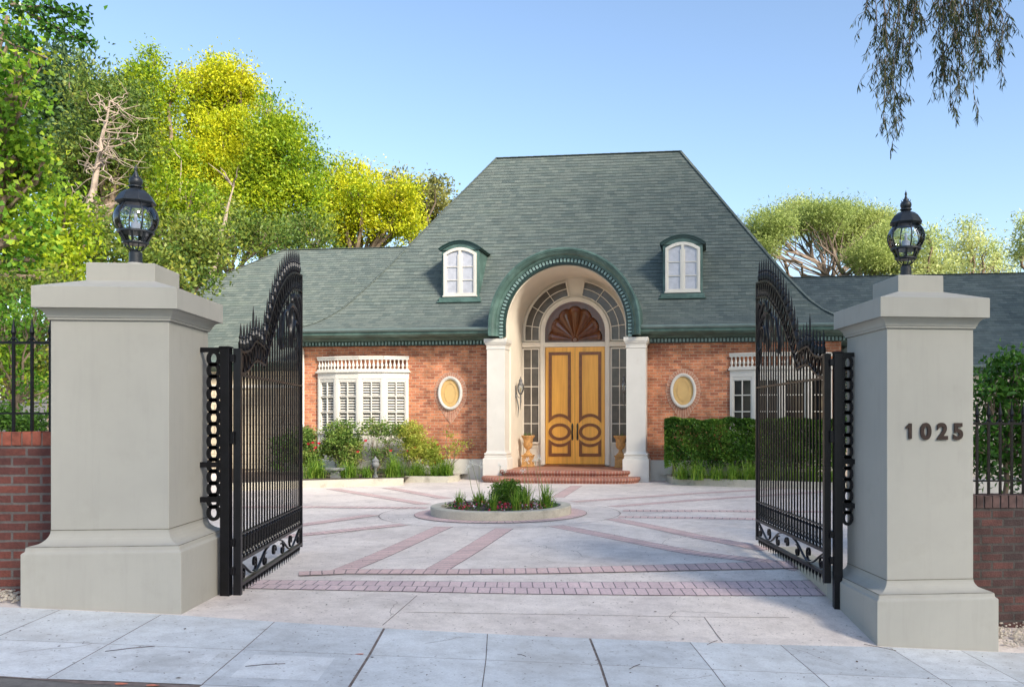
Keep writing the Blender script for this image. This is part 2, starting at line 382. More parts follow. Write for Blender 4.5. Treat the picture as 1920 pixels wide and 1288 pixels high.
SUN_EL, SUN_AZ, SUN, SUN_ANG, SKY, EXPO = 33, 134, 5, 12, .145, .95
setup()

# ------------------------------------------------------------------ ground
WX, WY = 1 / math.hypot(1, .094), .094 / math.hypot(1, .094)
def pq(p, q): return (-3.57 + p * WX - q * WY, 7.44 + p * WY + q * WX)
def ground():
    xs = [-600, -250, -110, -60, -35, -22] + list(np.linspace(-16, 16, 65)) + [22, 35, 60, 110, 250, 600]
    ys = [-600, -200, -60, -20, -5, 0] + list(np.linspace(2, 30, 71)) + [36, 50, 80, 150, 350, 900]
    g = G(); vs = []
    for y in ys:
        for x in xs:
            vs.append((x, y, gz(x, y) - (.06 if abs(x) < 17 and y < 31 else .1)))
    n = len(xs); fs = [(j * n + i, j * n + i + 1, (j + 1) * n + i + 1, (j + 1) * n + i) for j in range(len(ys) - 1) for i in range(n - 1)]
    g.add(vs, fs); tag(g.build('ground', 'ground'), kind='structure')
ground()
def edgeY(X): return GL(X) - .015 - .17 * max(0, 1 - ((X + .5) / 3.1) ** 2)
def court():
    g = G(); xs = np.linspace(-14, 14, 85); ts = [0] + list(np.linspace(.01, .22, 26)) + list(np.linspace(.24, 1, 34)); vs = []
    for t in ts:
        for x in xs:
            y0 = edgeY(x); y = y0 + t * (27 - y0); vs.append((x, y, gz(x, y) + .004))
    n = len(xs); g.add(vs, [(j * n + i, j * n + i + 1, (j + 1) * n + i + 1, (j + 1) * n + i) for j in range(len(ts) - 1) for i in range(n - 1)])
    tag(g.build('driveway', 'court'), kind='structure')
court()
def strip(g, pts, w, dz, step=.2, v0=0):
    P = [Vector((a[0], a[1], 0)) for a in pts]; Q = [P[0]]
    for a, b in zip(P, P[1:]):
        k = max(1, int((b - a).length / step))
        Q += [a.lerp(b, i / k) for i in range(1, k + 1)]
    L = 0; rings = []; uvs = []
    for i, p in enumerate(Q):
        d = (Q[min(i + 1, len(Q) - 1)] - Q[max(i - 1, 0)]).normalized(); nn = Vector((-d.y, d.x, 0))
        if i: L += (p - Q[i - 1]).length
        m = 3 if w > .1 else 2; row = []; ur = []
        for j in range(m):
            q = p + nn * w * (j / (m - 1) - .5); row.append((q.x, q.y, gz(q.x, q.y) + dz)); ur.append((L, v0 + w * j / (m - 1)))
        rings.append(row); uvs.append(ur)
    g.loft(rings, closed=False, uvs=uvs)
PCX, PCY = -1.78, 15.47
def circ(r, a0=0, a1=360, n=72): return [(PCX + r * cos(rad(a0 + (a1 - a0) * i / n)), PCY + r * sin(rad(a0 + (a1 - a0) * i / n))) for i in range(n + 1)]
def paving():
    g = G(); gj = G(); g2 = G(); gl = G()
    bands = [[(833, 987.6), (640, 1071)], [(946, 991), (815, 1071.5)], [(1041, 986), (1300, 1037), (1500, 1066)], [(1147, 973), (1300, 1004.5), (1440, 1031)],
             [(1160, 969.4), (1300, 971), (1440, 974)], [(1147, 950), (1300, 938), (1560, 921)], [(1168, 957.7), (1440, 959), (1600, 960)], [(1074, 941), (1300, 925.6), (1500, 914)],
             [(1045, 933), (1081, 911)], [(797, 945.7), (622, 916.5)], [(837, 935), (727.6, 914.7)], [(700, 966), (600, 980), (520, 991)], [(757, 984), (600, 1000), (450, 1014)], [(800, 953), (600, 951), (440, 951)]]
    for k, b in enumerate(bands):
        P = [hit(*q) for q in b]; z = .0065 + .0003 * k
        strip(gj, P, .286, z - .0012); strip(g, P, .275, z)
    P = [hit(*q) for q in [(560, 1077), (655, 1073), (837, 1073.5), (1019, 1071.5), (1293, 1064.5), (1480, 1060), (1540, 1056)]]
    strip(gj, P, .288, .0125); strip(g, P, .275, .0145)
    strip(gj, circ(1.36), .29, .0125); strip(g, circ(1.36), .27, .0145)
    P = [pq(.0, 1.53), pq(1.5, 1.50), pq(2.8, 1.48), pq(4.5, 1.52), pq(6.35, 1.60)]
    strip(gj, P, .52, .007); strip(g2, P, .50, .010)
    # joints in the concrete
    strip(gl, circ(2.09), .012, .016)
    for a in [[(757, 1148), (1074, 1153), (1293, 1157), (1480, 1158)], [(782, 1093 + 24), (717, 1173)], [(560, 1081), (640, 1079.5), (800, 1079.5)],
              [(565, 905 + 42), (700, 950)], [(1320, 1157), (1355, 1204)], [(565, 1016), (700, 990), (770, 985)]]:
        strip(gl, [hit(*q) for q in a], .008, .0065)
    tag(gj.build('paving_joint', 'joint'), kind='structure'); tag(gl.build('paving_joint', 'joint'), kind='structure')
    tag(g.build('paving_band', 'paver'), kind='structure'); tag(g2.build('paving_band', 'paver2'), kind='structure')
for k in ('paver', 'paver2'):
    for n in M[k].node_tree.nodes:
        if n.type == 'TEX_BRICK': n.inputs['Brick Width'].default_value = .125
paving()
def sidewalk():
    gs = [G(), G(), G()]; gj = G()
    ps = [-3.9, -2.9, -1.95, -.95, -.14, .81, 1.73, 2.6, 3.475, 4.35, 5.17, 6.2, 6.88, 7.8, 8.7, 9.6, 10.5]
    wide = {1.73: .010, 3.475: .010}
    def quad(g, p0, p1, q0, q1, dz, T=0):
        pts = []
        for p, q in ((p0, q0), (p1, q0), (p1, q1), (p0, q1)):
            x, y = pq(p, q)
            if q > -.03 or T and q == q1: y = edgeY(x) - .006
            pts.append((x, y, S(x) + dz))
        g.poly(pts)
    def strp(g, p0, p1, q0, q1, dz):
        n = 4
        for i in range(n): quad(g, p0 + (p1 - p0) * i / n, p0 + (p1 - p0) * (i + 1) / n, q0, q1, dz)
    for i in range(len(ps) - 1):
        a = ps[i] + wide.get(ps[i], .0035); b = ps[i + 1] - wide.get(ps[i + 1], .0035)
        for j, (q0, q1) in enumerate(((-2.6, -1.84), (-1.832, -.99), (-.984, 0))):
            if j == 0 and ps[i] < .8: continue
            strp(gs[R.choice([0, 0, 1, 2])], a, b, q0, q1, .007)
    # pale trowelled panels
    for (p0, p1, q0, q1) in ((.0, .68, -1.62, -1.08), (.93, 1.5, -1.66, -1.1)):
        strp(gs[1], p0, p1, q0, q1, .0085)
    strp(gj, -4, 10.6, -2.7, 0, .002)
    g = G(); mats = []
    o = []
    for gg, m in zip(gs, ('walk', 'walk2', 'walk3')): tag(gg.build('sidewalk', m), kind='structure')
    tag(gj.build('sidewalk_joint', 'joint'), kind='structure')
    # old broken gutter beyond the sidewalk, lower left
    g = G(); pts = []
    for p, q in ((-4, -1.86), (-.9, -1.80), (-.35, -1.83), (.1, -1.89), (.80, -1.90), (.80, -2.6), (-4, -2.6)):
        x, y = pq(p, q); pts.append((x, y, S(x) + .0045))
    g.poly(pts); tag(g.build('street_gutter', 'asphalt'), kind='structure')
    g = G()
    cr = [pq(-.52, -1.80), pq(-.42, -1.86), pq(-.46, -1.93)]
    for a, b in zip(cr, cr[1:]):
        strip(g, [a, b], .014, .006, .05)
    strip(g, [pq(-3, -1.83), pq(-.9, -1.80), pq(-.35, -1.835), pq(-.1, -1.86), pq(.1, -1.895), pq(.8, -1.90)], .022, .0085, .06)
    tag(g.build('gutter_crack', 'joint'), kind='structure')
    g = G()
    for p, q, r in ((.33, -1.885, .035), (.52, -1.89, .03), (1.66, -.98, .022)):
        x, y = pq(p, q); ns = 11
        rr = [r * R.uniform(.6, 1.2) for _ in range(ns)]
        g.poly([(x + rr[k] * 1.5 * cos(2 * pi * k / ns), y + rr[k] * .6 * sin(2 * pi * k / ns), S(x) + .0105) for k in range(ns)])
    tag(g.build('paint_mark', 'orangepaint', org=(*pq(.4, -1.88), S(pq(.4, -1.88)[0]))), 'orange utility paint marks sprayed along the sidewalk edge', 'paint mark', kind='stuff')
sidewalk()
def litter():
    P = []; n = 800
    V = []; Q = []
    for i in range(n):
        if i < 520: p, q = R.uniform(-2.5, 8), R.uniform(-1.8, 1.3)
        else: p, q = R.uniform(.3, 6), R.uniform(1.3, 9)
        if (p < .25 or p > 5.9) and q > -.06: continue
        x, y = pq(p, q); z = gz(x, y) + .012 if q > 0 else S(x) + .012
        if q > 1: z += .012
        a = R.uniform(0, pi); l = R.uniform(.004, .013) * (1.6 if R.random() < .15 else 1); w = l * R.uniform(.3, .8); b = len(V)
        for sx, sy in ((-1, 0), (0, -1), (1, 0), (0, 1)):
            V.append((x + cos(a) * sx * l - sin(a) * sy * w, y + sin(a) * sx * l + cos(a) * sy * w, z + R.uniform(0, .006)))
        Q.append((b, b + 1, b + 2, b + 3))
    tag(fast_mesh('leaf_litter', np.array(V), np.array(Q), 'litter'), 'scattered dry leaf bits lying on sidewalk and drive', 'leaf litter', kind='stuff')
    g = G()
    for (x0, y0, x1, y1) in ((197, 1224, 290, 1214), (460, 1252, 535, 1247), (1180, 1257, 1200, 1248), (970, 1229, 986, 1233), (1620, 1210, 1680, 1222), (1326, 1211, 1345, 1203)):
        a = hit(x0, y0); b = hit(x1, y1); m = ((a[0] + b[0]) / 2, (a[1] + b[1]) / 2 + .015)
        g.tube([(q[0], q[1], gz(*q) + .014) for q in (a, m, b)], .0022, 5)
    tag(g.build('fallen_twigs', 'litter'), 'thin fallen twigs lying on the pale sidewalk', 'twigs', kind='stuff')
litter()

# ------------------------------------------------------------------ gate pillars
TH = math.atan(.094)
def frame(x, y): return Matrix.Translation((x, y, 0)) @ Matrix.Rotation(TH, 4, 'Z')
LP = frame(-3.745, 7.60); RP = frame(2.642, 8.18)
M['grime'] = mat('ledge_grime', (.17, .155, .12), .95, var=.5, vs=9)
def pillar(T, x0, x1, d, zg, z1, z2, label):
    c = T @ Vector(((x0 + x1) / 2, d / 2, zg)); t = thing('gate_pillar', c, label, 'gate pillar', 'stucco gate pillars')
    def part(name, prof):
        g = G(T); g.loft([[(x0 - p, -p, z), (x1 + p, -p, z), (x1 + p, d + p, z), (x0 - p, d + p, z)] for z, p in prof])
        return g.build(name, 'stucco', t, bevel=.006)
    h = z2 - z1
    cove = [(z1 + .055 + (h - .055) * (1 - cos(a * pi / 2 / 7)), .125 * (1 - sin(a * pi / 2 / 7))) for a in range(8)]
    part('plinth', [(zg - .2, .16), (z1, .16), (z1 + .016, .138), (z1 + .05, .134)])
    part('plinth_moulding', [(z1 + .05, .126)] + cove)
    part('shaft', [(z2, 0), (2.50, 0)])
    part('cap_moulding', [(2.50, 0), (2.503, .018), (2.522, .018)] + [(2.522 + .073 * sin(a * pi / 12), .026 + .06 * (1 - cos(a * pi / 12)) ** .8) for a in range(7)])
    part('cap', [(2.597, .105), (2.777, .105), (2.871, -.19), (2.874, -.19)])
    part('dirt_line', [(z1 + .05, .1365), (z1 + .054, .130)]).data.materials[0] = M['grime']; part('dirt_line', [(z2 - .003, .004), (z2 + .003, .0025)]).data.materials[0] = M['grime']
    part('lamp_block', [(2.871, -.195), (3.025, -.195), (3.032, -.2)])
    return t
PL = pillar(LP, -.97, 0, .955, 0, .53, .708, 'wide stucco gate pillar without house number beside the left gate leaf')
PR = pillar(RP, 0, .84, 1.0, -.416, 0, .16, 'stucco gate pillar bearing the house number 1025')
def digits():
    for ch, px in (('1', 1704.5), ('0', 1735), ('2', 1766), ('5', 1795.5)):
        cu = bpy.data.curves.new('digit', 'FONT'); cu.body = ch; cu.size = .205; cu.extrude = .008; cu.offset = .0085; cu.align_x = 'CENTER'; cu.resolution_u = 6
        tmp = bpy.data.objects.new('tmp', cu); C.objects.link(tmp); bpy.context.view_layer.update()
        me = bpy.data.meshes.new_from_object(tmp.evaluated_get(bpy.context.evaluated_depsgraph_get())); bpy.data.objects.remove(tmp)
        if ch == '1':                            # a one with a flag, like the numerals on the pillar
            g = G(); g.loft([[(x, y, z) for x, y in ((.021, 0), (.021, .144), (-.006, .144), (-.014, .128), (-.034, .116), (-.034, .093), (-.010, .102), (-.010, 0))] for z in (-.008, .008)])
            me = bpy.data.meshes.new('digit'); me.from_pydata(g.v, [], g.f)
        # position on the pillar's front plane
        k = (px - PX) / F; c0 = RP @ Vector((0, 0, 0)); w = Vector((WX, WY, 0))
        s = (k * c0.y - c0.x) / (w.x - k * w.y); P = RP @ Vector((s, -.009, 0)); zb = EYE - (822.5 - PY) / F * P.y
        me.transform(Matrix.Translation((P.x, P.y, zb)) @ Matrix.Rotation(TH, 4, 'Z') @ Matrix.Rotation(pi / 2, 4, 'X'))
        me.transform(Matrix.Translation(-ORG[PR.name])); me.materials.clear(); me.materials.append(M['digit'])
        me.name = 'digit'; o = link('digit', me, PR); o['label'] = 'dark bronze numeral ' + ch
digits()

# ------------------------------------------------------------------ pillar lamps
def lamp(c, s, label, a0):
    t = thing('pillar_lamp', c, label, 'lamp', 'globe lamps on the gate pillars')
    T = Matrix.Translation(c) @ Matrix.Diagonal((s, s, s * 1.07, 1))
    g = G(T); g.lathe([(.10, 0), (.095, .02), (.075, .045), (.066, .05)], n=28); g.build('collar', 'stucco', t, smooth=True)
    g = G(T); g.lathe([(.066, .048), (.066, .062), (.0605, .064), (.0605, .145), (.03, .165), (.022, .175)], n=24); g.build('stem', 'lamp_iron', t, smooth=True)
    g = G(T)
    for k in range(6):
        a = a0 + k * pi / 3
        g.tube([(r * cos(a), r * sin(a), z) for r, z in ((.028, .165), (.05, .168), (.075, .185), (.092, .205), (.10, .225))], .007, 6)
    g.build('scroll_cage', 'lamp_iron', t, smooth=True)
    g = G(T); g.lathe([(.05, .222), (.10, .220), (.125, .228), (.125, .238), (.108, .243), (.10, .25), (.05, .25)], n=8, a0=a0); g.build('lower_ring', 'lamp_iron', t, bevel=.003)
    n = 8; gb = G(T); gg = G(T)
    for k in range(n):
        a = a0 + 2 * pi * k / n
        gb.bar((.108 * cos(a), .108 * sin(a), .24), (.155 * cos(a), .155 * sin(a), .335), .022, .012, up=(cos(a), sin(a), 0))
        gb.build('neck_rib', 'lamp_iron', t); gb = G(T)
    g = G(T); g.loft([[(r * cos(a0 + 2 * pi * k / n), r * sin(a0 + 2 * pi * k / n), z) for k in range(n)] for r, z in ((.102, .245), (.146, .335))], cap0=False, cap1=False); g.build('neck_glass', 'glass', t)
    g = G(T); g.lathe([(.148, .325), (.172, .328), (.172, .345), (.148, .35)], n=n * 2, a0=a0); g.build('waist_band', 'lamp_iron', t)
    prof = [(.158, .345), (.186, .38), (.203, .42), (.208, .46), (.203, .50), (.187, .54), (.160, .575), (.132, .598)]
    g = G(T)
    for k in range(6):
        a = a0 + 2 * pi * k / 6; g.ribbon([(r * cos(a), r * sin(a), z) for r, z in prof], .012, .010, (-sin(a), cos(a), 0))
    g.build('globe_rib', 'lamp_iron', t)
    g = G(T); n6 = 36
    g.loft([[((r - .006) * cos(2 * pi * k / n6), (r - .006) * sin(2 * pi * k / n6), z) for k in range(n6)] for r, z in prof], cap0=False, cap1=False); g.build('globe', 'glass', t, smooth=True)
    g = G(T); g.lathe([(.02, .34), (.02, .36), (.045, .365), (.045, .42), (.04, .425), (.016, .43), (.016, .50), (.012, .51)], n=16); g.build('lamp_socket', 'curtain', t, smooth=True)
    g = G(T); g.lathe([(.125, .588), (.15, .590), (.186, .606), (.19, .616), (.178, .632), (.165, .655), (.140, .69), (.10, .72), (.062, .735), (.055, .74)], n=8, a0=a0 + pi / 8); g.build('hood', 'lamp_iron', t, bevel=.004)
    g = G(T); g.lathe([(.055, .738), (.048, .748), (.066, .755), (.066, .765), (.05, .773), (.058, .785), (.064, .805), (.06, .83), (.046, .845), (.032, .850), (.03, .86), (.018, .885), (.009, .91), (.015, .925), (.013, .935), (.004, .955), (0.001, .972)], n=20)
    for k in range(5):
        a = 2 * pi * k / 5; g.tube([(.03 * cos(a), .03 * sin(a), .845), (.05 * cos(a), .05 * sin(a), .855), (.058 * cos(a), .058 * sin(a), .872)], [.006, .005, .002], 5)
    g.build('finial', 'lamp_iron', t, smooth=True)
    return t
cl = LP @ Vector((-.485, .48, 3.03)); cr = RP @ Vector((.42, .5, 3.03))
cl = Vector((at(254.5, 0, cl.y).x, cl.y, 3.03)); cr = Vector((at(1698.5, 0, cr.y).x, cr.y, 3.03))
lamp(cl, .915, 'black globe lamp with clear ribbed glass on the wide unnumbered pillar', .25)
lamp(cr, .86, 'black globe lamp with clear ribbed glass on the pillar numbered 1025', .5)

# ------------------------------------------------------------------ gate
def interp(pts, s):
    for a, b in zip(pts, pts[1:]):
        if a[0] <= s <= b[0]: return a[1] + (b[1] - a[1]) * (s - a[0]) / (b[0] - a[0])
    return pts[0][1] if s < pts[0][0] else pts[-1][1]
def cat(pts, n=6):
    out = []
    for i in range(len(pts) - 1):
        p0 = Vector(pts[max(i - 1, 0)]); p1 = Vector(pts[i]); p2 = Vector(pts[i + 1]); p3 = Vector(pts[min(i + 2, len(pts) - 1)])
        for k in range(n):
            t = k / n; out.append(.5 * ((2 * p1) + (p2 - p0) * t + (2 * p0 - 5 * p1 + 4 * p2 - p3) * t * t + (3 * p1 - p0 - 3 * p2 + p3) * t ** 3))
    out.append(Vector(pts[-1])); return [tuple(p) for p in out]
OUT1 = cat([(.03, 2.31), (.2, 2.31), (.4, 2.35), (.62, 2.45), (.92, 2.42)])
OUT2 = cat([(.92, 2.40), (1.14, 2.68), (1.39, 2.93), (1.66, 3.14), (2.01, 3.33), (2.39, 3.45), (2.86, 3.49)])
IN1 = cat([(.03, 2.10), (.15, 2.10), (.3, 2.13), (.62, 2.25), (1.0, 2.23)])
IN2 = cat([(1.0, 2.22), (1.14, 2.38), (1.46, 2.68), (1.73, 2.91), (2.09, 3.12), (2.39, 3.24), (2.86, 3.29)])
def spiral(c, r, turns, a0, sgn=1, r1=.006, n=22):
    return [(c[0] + (r + (r1 - r) * (i / n) ** .8) * cos(a0 + sgn * 2 * pi * turns * i / n), 0, c[1] + (r + (r1 - r) * (i / n) ** .8) * sin(a0 + sgn * 2 * pi * turns * i / n)) for i in range(n + 1)]
def gate(h, far, label):
    d = Vector((far[0] - h[0], far[1] - h[1], 0)); a = math.atan2(d.y, d.x)
    T = Matrix.Translation((h[0], h[1], 0)) @ Matrix.Rotation(a, 4, 'Z')
    t = thing('gate_leaf', (h[0], h[1], 0), label, 'gate', 'open wrought iron driveway gates')
    ny = (0, 1, 0)
    g = G(T); g.box(-.035, .03, -.035, .035, -.02, 2.33); g.build('hinge_stile', 'iron', t, bevel=.003)
    g = G(T); g.box(2.845, 2.88, -.02, .02, .03, 3.50); g.build('meeting_stile', 'iron', t, bevel=.003)
    for z, hh in ((.055, .03), (.285, .03), (.545, .014)):
        g = G(T); g.box(.03, 2.85, -.022, .022, z, z + hh); g.build('rail', 'iron', t)
    g = G(T); g.box(.03, 2.85, -.018, .018, 2.07, 2.092); g.build('rail', 'iron', t)
    for L in (OUT1, OUT2, IN1, IN2):
        g = G(T); g.ribbon([(x, 0, z) for x, z in L], .036, .022, ny); g.build('arched_rail', 'iron', t)
    # oval rings between the two rails
    pos = []
    for (o, i, s0, s1, n) in ((OUT1, IN1, .08, .93, 8), (OUT2, IN2, 1.0, 2.81, 19)):
        for k in range(n):
            s = s0 + (s1 - s0) * k / (n - 1); zo = interp(o, s - (0 if o is OUT1 else 0)); zi = interp(i, s)
            zo2 = interp(o, s + .01); sl = math.atan2((zo2 - zo), .01)
            hgt = (zo - zi) * cos(sl); pos.append((s, (zo + zi) / 2, sl, max(.06, hgt / 2 - .012)))
    for (s, z, sl, hh) in pos:
        g = G(T); wd = .048
        pts = []
        for k in range(17):
            b = 2 * pi * k / 16; x, y = wd * cos(b), hh * sin(b); pts.append((s + x * cos(sl) - y * sin(sl), 0, z + x * sin(sl) + y * cos(sl)))
        g.ribbon(pts, .022, .012, ny); g.build('oval_ring', 'iron', t)
    n = 24
    for k in range(n):
        s = .115 * (k + .85)
        if s > 2.82: break
        zt = interp(IN1, s) if s < 1.0 else interp(IN2, s)
        g = G(T); g.box(s - .010, s + .010, -.008, .008, .31, zt)
        g.lathe([(.012, .34), (.023, .35), (.015, .37), (.015, .50), (.024, .515), (.012, .53)], (s, 0, 0), 8)
        g.box(s - .03, s + .03, -.008, .008, .395, .41)
        g.build('picket', 'iron', t)
        # spear on top and drop below
        zo = (interp(OUT1, s) if s < .92 else interp(OUT2, s)) + .008; hh = .27 + (.10 if k == 4 else 0) + (.02 if s > 1 else -.0)
        g = G(T); g.lathe([(.011, 0), (.024, .03), (.026, .07), (.016, .10), (.013, .115), (.022, .128), (.014, .145), (.009, hh * .8), (.001, hh)], (s, 0, zo), 8); g.build('spear_finial', 'iron', t)
        g = G(T); g.lathe([(.001, -.115), (.006, -.06), (.015, -.045), (.017, -.02), (.017, 0)], (s, 0, .056), 7); g.build('drop_spike', 'iron', t)
    # scrolls of the bottom panel
    def sc(pts, w=.026, th=.009, m=1):
        g = G(T); g.ribbon(pts, w, th, ny); g.build('scroll', 'iron', t)
    sc([(s_, 0, .185 + .088 * cos(2 * pi * (s_ - .0) / 1.18)) for s_ in np.linspace(.04, 1.18, 40)])
    sc([(s_, 0, .185 + .088 * cos(2 * pi * (s_ - 2.86) / 1.18)) for s_ in np.linspace(1.68, 2.84, 40)])
    for c, r, tn, a0, sg in (((.16, .15), .080, 1.6, 2.2, -1), ((.60, .20), .088, 1.6, -2.0, 1), ((1.03, .15), .084, 1.5, 1.0, 1), ((1.43, .185), .095, 1.0, 0, 1), ((1.43, .185), .055, 1.5, 0, 1),
                             ((1.83, .15), .084, 1.5, 2.2, -1), ((2.26, .20), .088, 1.6, -1.1, -1), ((2.70, .15), .08, 1.6, .9, 1)):
        sc(spiral(c, r, tn, a0, sg))
    # leafy scrollwork under the arch
    for P in ([(2.83, 2.12), (2.80, 2.35), (2.72, 2.52), (2.78, 2.68), (2.70, 2.85), (2.52, 3.0), (2.30, 3.04), (2.12, 2.96), (2.08, 2.82), (2.16, 2.76)],
              [(2.83, 2.60), (2.76, 2.88), (2.62, 3.08), (2.45, 3.18), (2.34, 3.10), (2.40, 3.0)],
              [(2.70, 2.85), (2.50, 2.86), (2.40, 2.76), (2.46, 2.66), (2.54, 2.70)],
              [(2.12, 2.96), (1.92, 2.9), (1.80, 2.74), (1.74, 2.58), (1.80, 2.48), (1.88, 2.52)],
              [(2.83, 2.95), (2.77, 3.12), (2.68, 3.2), (2.6, 3.16)], [(2.3, 3.04), (2.34, 2.9), (2.26, 2.7), (2.30, 2.52)]):
        pts = cat(P, 6); m = len(pts); g = G(T)
        g.tube([(x, 0, z) for x, z in pts], [.011 + .020 * sin(pi * i / (m - 1)) ** 1.0 for i in range(m)], 7); g.build('scroll', 'iron', t, smooth=True)
    for x, z in ((2.72, 2.5), (2.77, 2.3), (2.6, 2.86), (2.2, 2.98)):
        g = G(T); g.tube([(x - .07, 0, z + .1), (x - .02, .02, z + .05), (x, 0, z), (x + .01, -.01, z - .12)], [.004, .024, .02, .003], 6); g.build('leaf_ornament', 'iron', t, smooth=True)
    return t
gate((-3.482, 8.40), (-3.856, 11.25), 'black iron driveway gate leaf opened inward, hinged beside the unnumbered pillar')
gate((2.299, 9.03), (2.088, 11.88), 'black iron driveway gate leaf opened inward, hinged beside the pillar numbered 1025')
def post(px, py, cx, r, zb, zr, hinge_x, wallx, n, label):
    t = thing('gate_post', (px, py, zb), label, 'gate post', 'square iron gate posts')
    g = G(); g.box(px - .043, px + .043, py - .043, py + .043, zb - .1, 2.33); g.box(px - .05, px + .05, py - .05, py + .05, 2.33, 2.345); g.build('post', 'iron', t, bevel=.003)
    a, b = min(wallx, px), max(wallx, px)
    g = G(); g.box(a - .02, b, py - .018, py + .018, 2.29, 2.335); g.build('bracket', 'iron', t)
    for z in (zr + .15, 1.2):
        g = G(); g.box(a - .03 if wallx < px else a, b if wallx < px else b + .03, py - .02, py + .02, z, z + .05); g.build('bracket', 'iron', t)
    for k in range(n):
        z = 2.23 - (2.23 - zr - .05) * k / (n - 1); g = G()
        g.ribbon([(cx + r * cos(2 * pi * i / 20), py, z + .062 * sin(2 * pi * i / 20)) for i in range(21)], .03, .032, (0, 1, 0)); g.build('ring', 'iron', t)
    lo, hi = min(px, hinge_x), max(px, hinge_x)
    for z in (.18, .45, 1.42, 2.2):
        g = G(); g.box(lo + .02, hi - .02, py - .02, py + .05, z, z + (.12 if z == 1.42 else .07)); g.build('hinge', 'iron', t, bevel=.003)
    return t
post(-3.572, 8.35, -3.69, .049, -.06, .72, -3.47, -3.79, 14, 'square black iron post with ring panel fixed to the unnumbered pillar')
post(2.398, 8.98, 2.497, .042, -.29, .60, 2.30, 2.56, 15, 'square black iron post with ring panel fixed to the pillar numbered 1025')

# ------------------------------------------------------------------ side walls and railings
def garden_wall(T, x0, x1, y0, y1, zb, zt, m, label):
    c = T @ Vector(((x0 + x1) / 2, (y0 + y1) / 2, zb)); t = thing('garden_wall', c, label, 'wall', 'low brick garden walls')
    g = G(T); g.box(x0, x1, y0, y1, zb - .2, zt - .125); g.build('wall_body', m, t)
    g = G(T); n = int((x1 - x0) / .083)
    for i in range(n):
        a = x0 + (x1 - x0) * i / n; e = R.uniform(-.006, .006)
        g.box(a + .006, a + (x1 - x0) / n - .006, y0 - .008 + e, y1 + .008, zt - .122, zt + R.uniform(-.004, .004))
    g.build('coping', 'coping_' + m, t, bevel=.004)
    g = G(T); g.box(x0, x1, y0 + .004, y1 - .004, zt - .124, zt - .012); g.build('coping_mortar', 'mortar_dark', t)
    return t
M['mortar_dark'] = mat('weathered_mortar', (.17, .155, .14), .95, var=.2, vs=9)
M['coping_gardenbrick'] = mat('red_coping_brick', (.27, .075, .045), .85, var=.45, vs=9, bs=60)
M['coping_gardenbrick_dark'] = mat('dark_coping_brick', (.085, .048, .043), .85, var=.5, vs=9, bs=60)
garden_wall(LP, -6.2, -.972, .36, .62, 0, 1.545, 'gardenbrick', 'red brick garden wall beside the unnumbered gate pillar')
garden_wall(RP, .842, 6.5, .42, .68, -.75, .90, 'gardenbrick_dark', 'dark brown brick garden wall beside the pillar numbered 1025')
def railing(T, x0, x1, y, z0, zl, zr, zt, sp, first, label, org):
    t = thing('iron_railing', org, label, 'railing', 'iron railings on the garden walls')
    for z, h in ((zr, .022), (zl, .016)):
        g = G(T); g.box(x0, x1, y - .012, y + .012, z, z + h); g.build('rail', 'iron', t)
    x = first; k = 0
    while x0 < x < x1 and k < 22:
        g = G(T); g.box(x - .011, x + .011, y - .011, y + .011, z0, zr + .03)
        g.lathe([(.011, 0), (.021, .015), (.013, .03), (.015, .05), (.022, .075), (.014, .12), (.001, zt - zr - .03)], (x, y, zr + .03), 8)
        sg = -1 if x1 <= 0 else 1
        xa, xb = x, x + sg * sp
        g.ribbon([(xa + (xb - xa) * (.5 - .5 * cos(b)), y, zr + .10 - .09 * sin(b)) for b in np.linspace(.25, pi - .25, 9)], .014, .008, (0, 1, 0))
        g.build('picket', 'iron', t); x += sg * sp; k += 1
railing(LP, -6.2, -.972, .49, 1.54, 1.70, 2.335, 2.57, .158, -1.06, 'iron railing with spear tips above the red brick wall', tuple(LP @ Vector((-2.5, .49, 1.54))))
railing(RP, .842, 6.5, .55, .895, 1.03, 1.60, 1.84, .122, .93, 'iron railing with spear tips above the dark brick wall', tuple(RP @ Vector((2.5, .55, .9))))
def gravel():
    g = G()
    for T, xa, xb, ya, yb, n in ((LP, -2.2, -1.12, -.05, .35, 420), (RP, .99, 1.6, -.05, .41, 240)):
        for i in range(n):
            x, y = R.uniform(xa, xb), R.uniform(ya, yb); p = T @ Vector((x, y, 0)); z = gz(p.x, p.y) + R.uniform(.0, .03) + .02 + (y - ya) * .05; r = R.uniform(.008, .018)
            g.lathe([(.001, -r * .6), (r, -r * .2), (r * .9, r * .3), (.001, r * .6)], (p.x, p.y, z), 5, R.random() * 3)
    tag(g.build('gravel', 'gravel'), 'pale gravel strip along the foot of the garden walls', 'gravel', kind='stuff')
gravel()
# low kerb running inward from the numbered pillar
g = G(RP); g.loft([[(-.16, 1.161, -.6), (.10, 1.161, -.6), (.10, 2.9, -.3), (-.16, 2.9, -.3)], [(-.16, 1.161, .0), (.10, 1.161, .0), (.10, 2.9, .06), (-.16, 2.9, .06)]])
tag(g.build('kerb_wall', 'kerb', bevel=.01, org=tuple(RP @ Vector((0, 2, 0)))), 'low stucco kerb running inward behind the pillar numbered 1025', 'kerb')

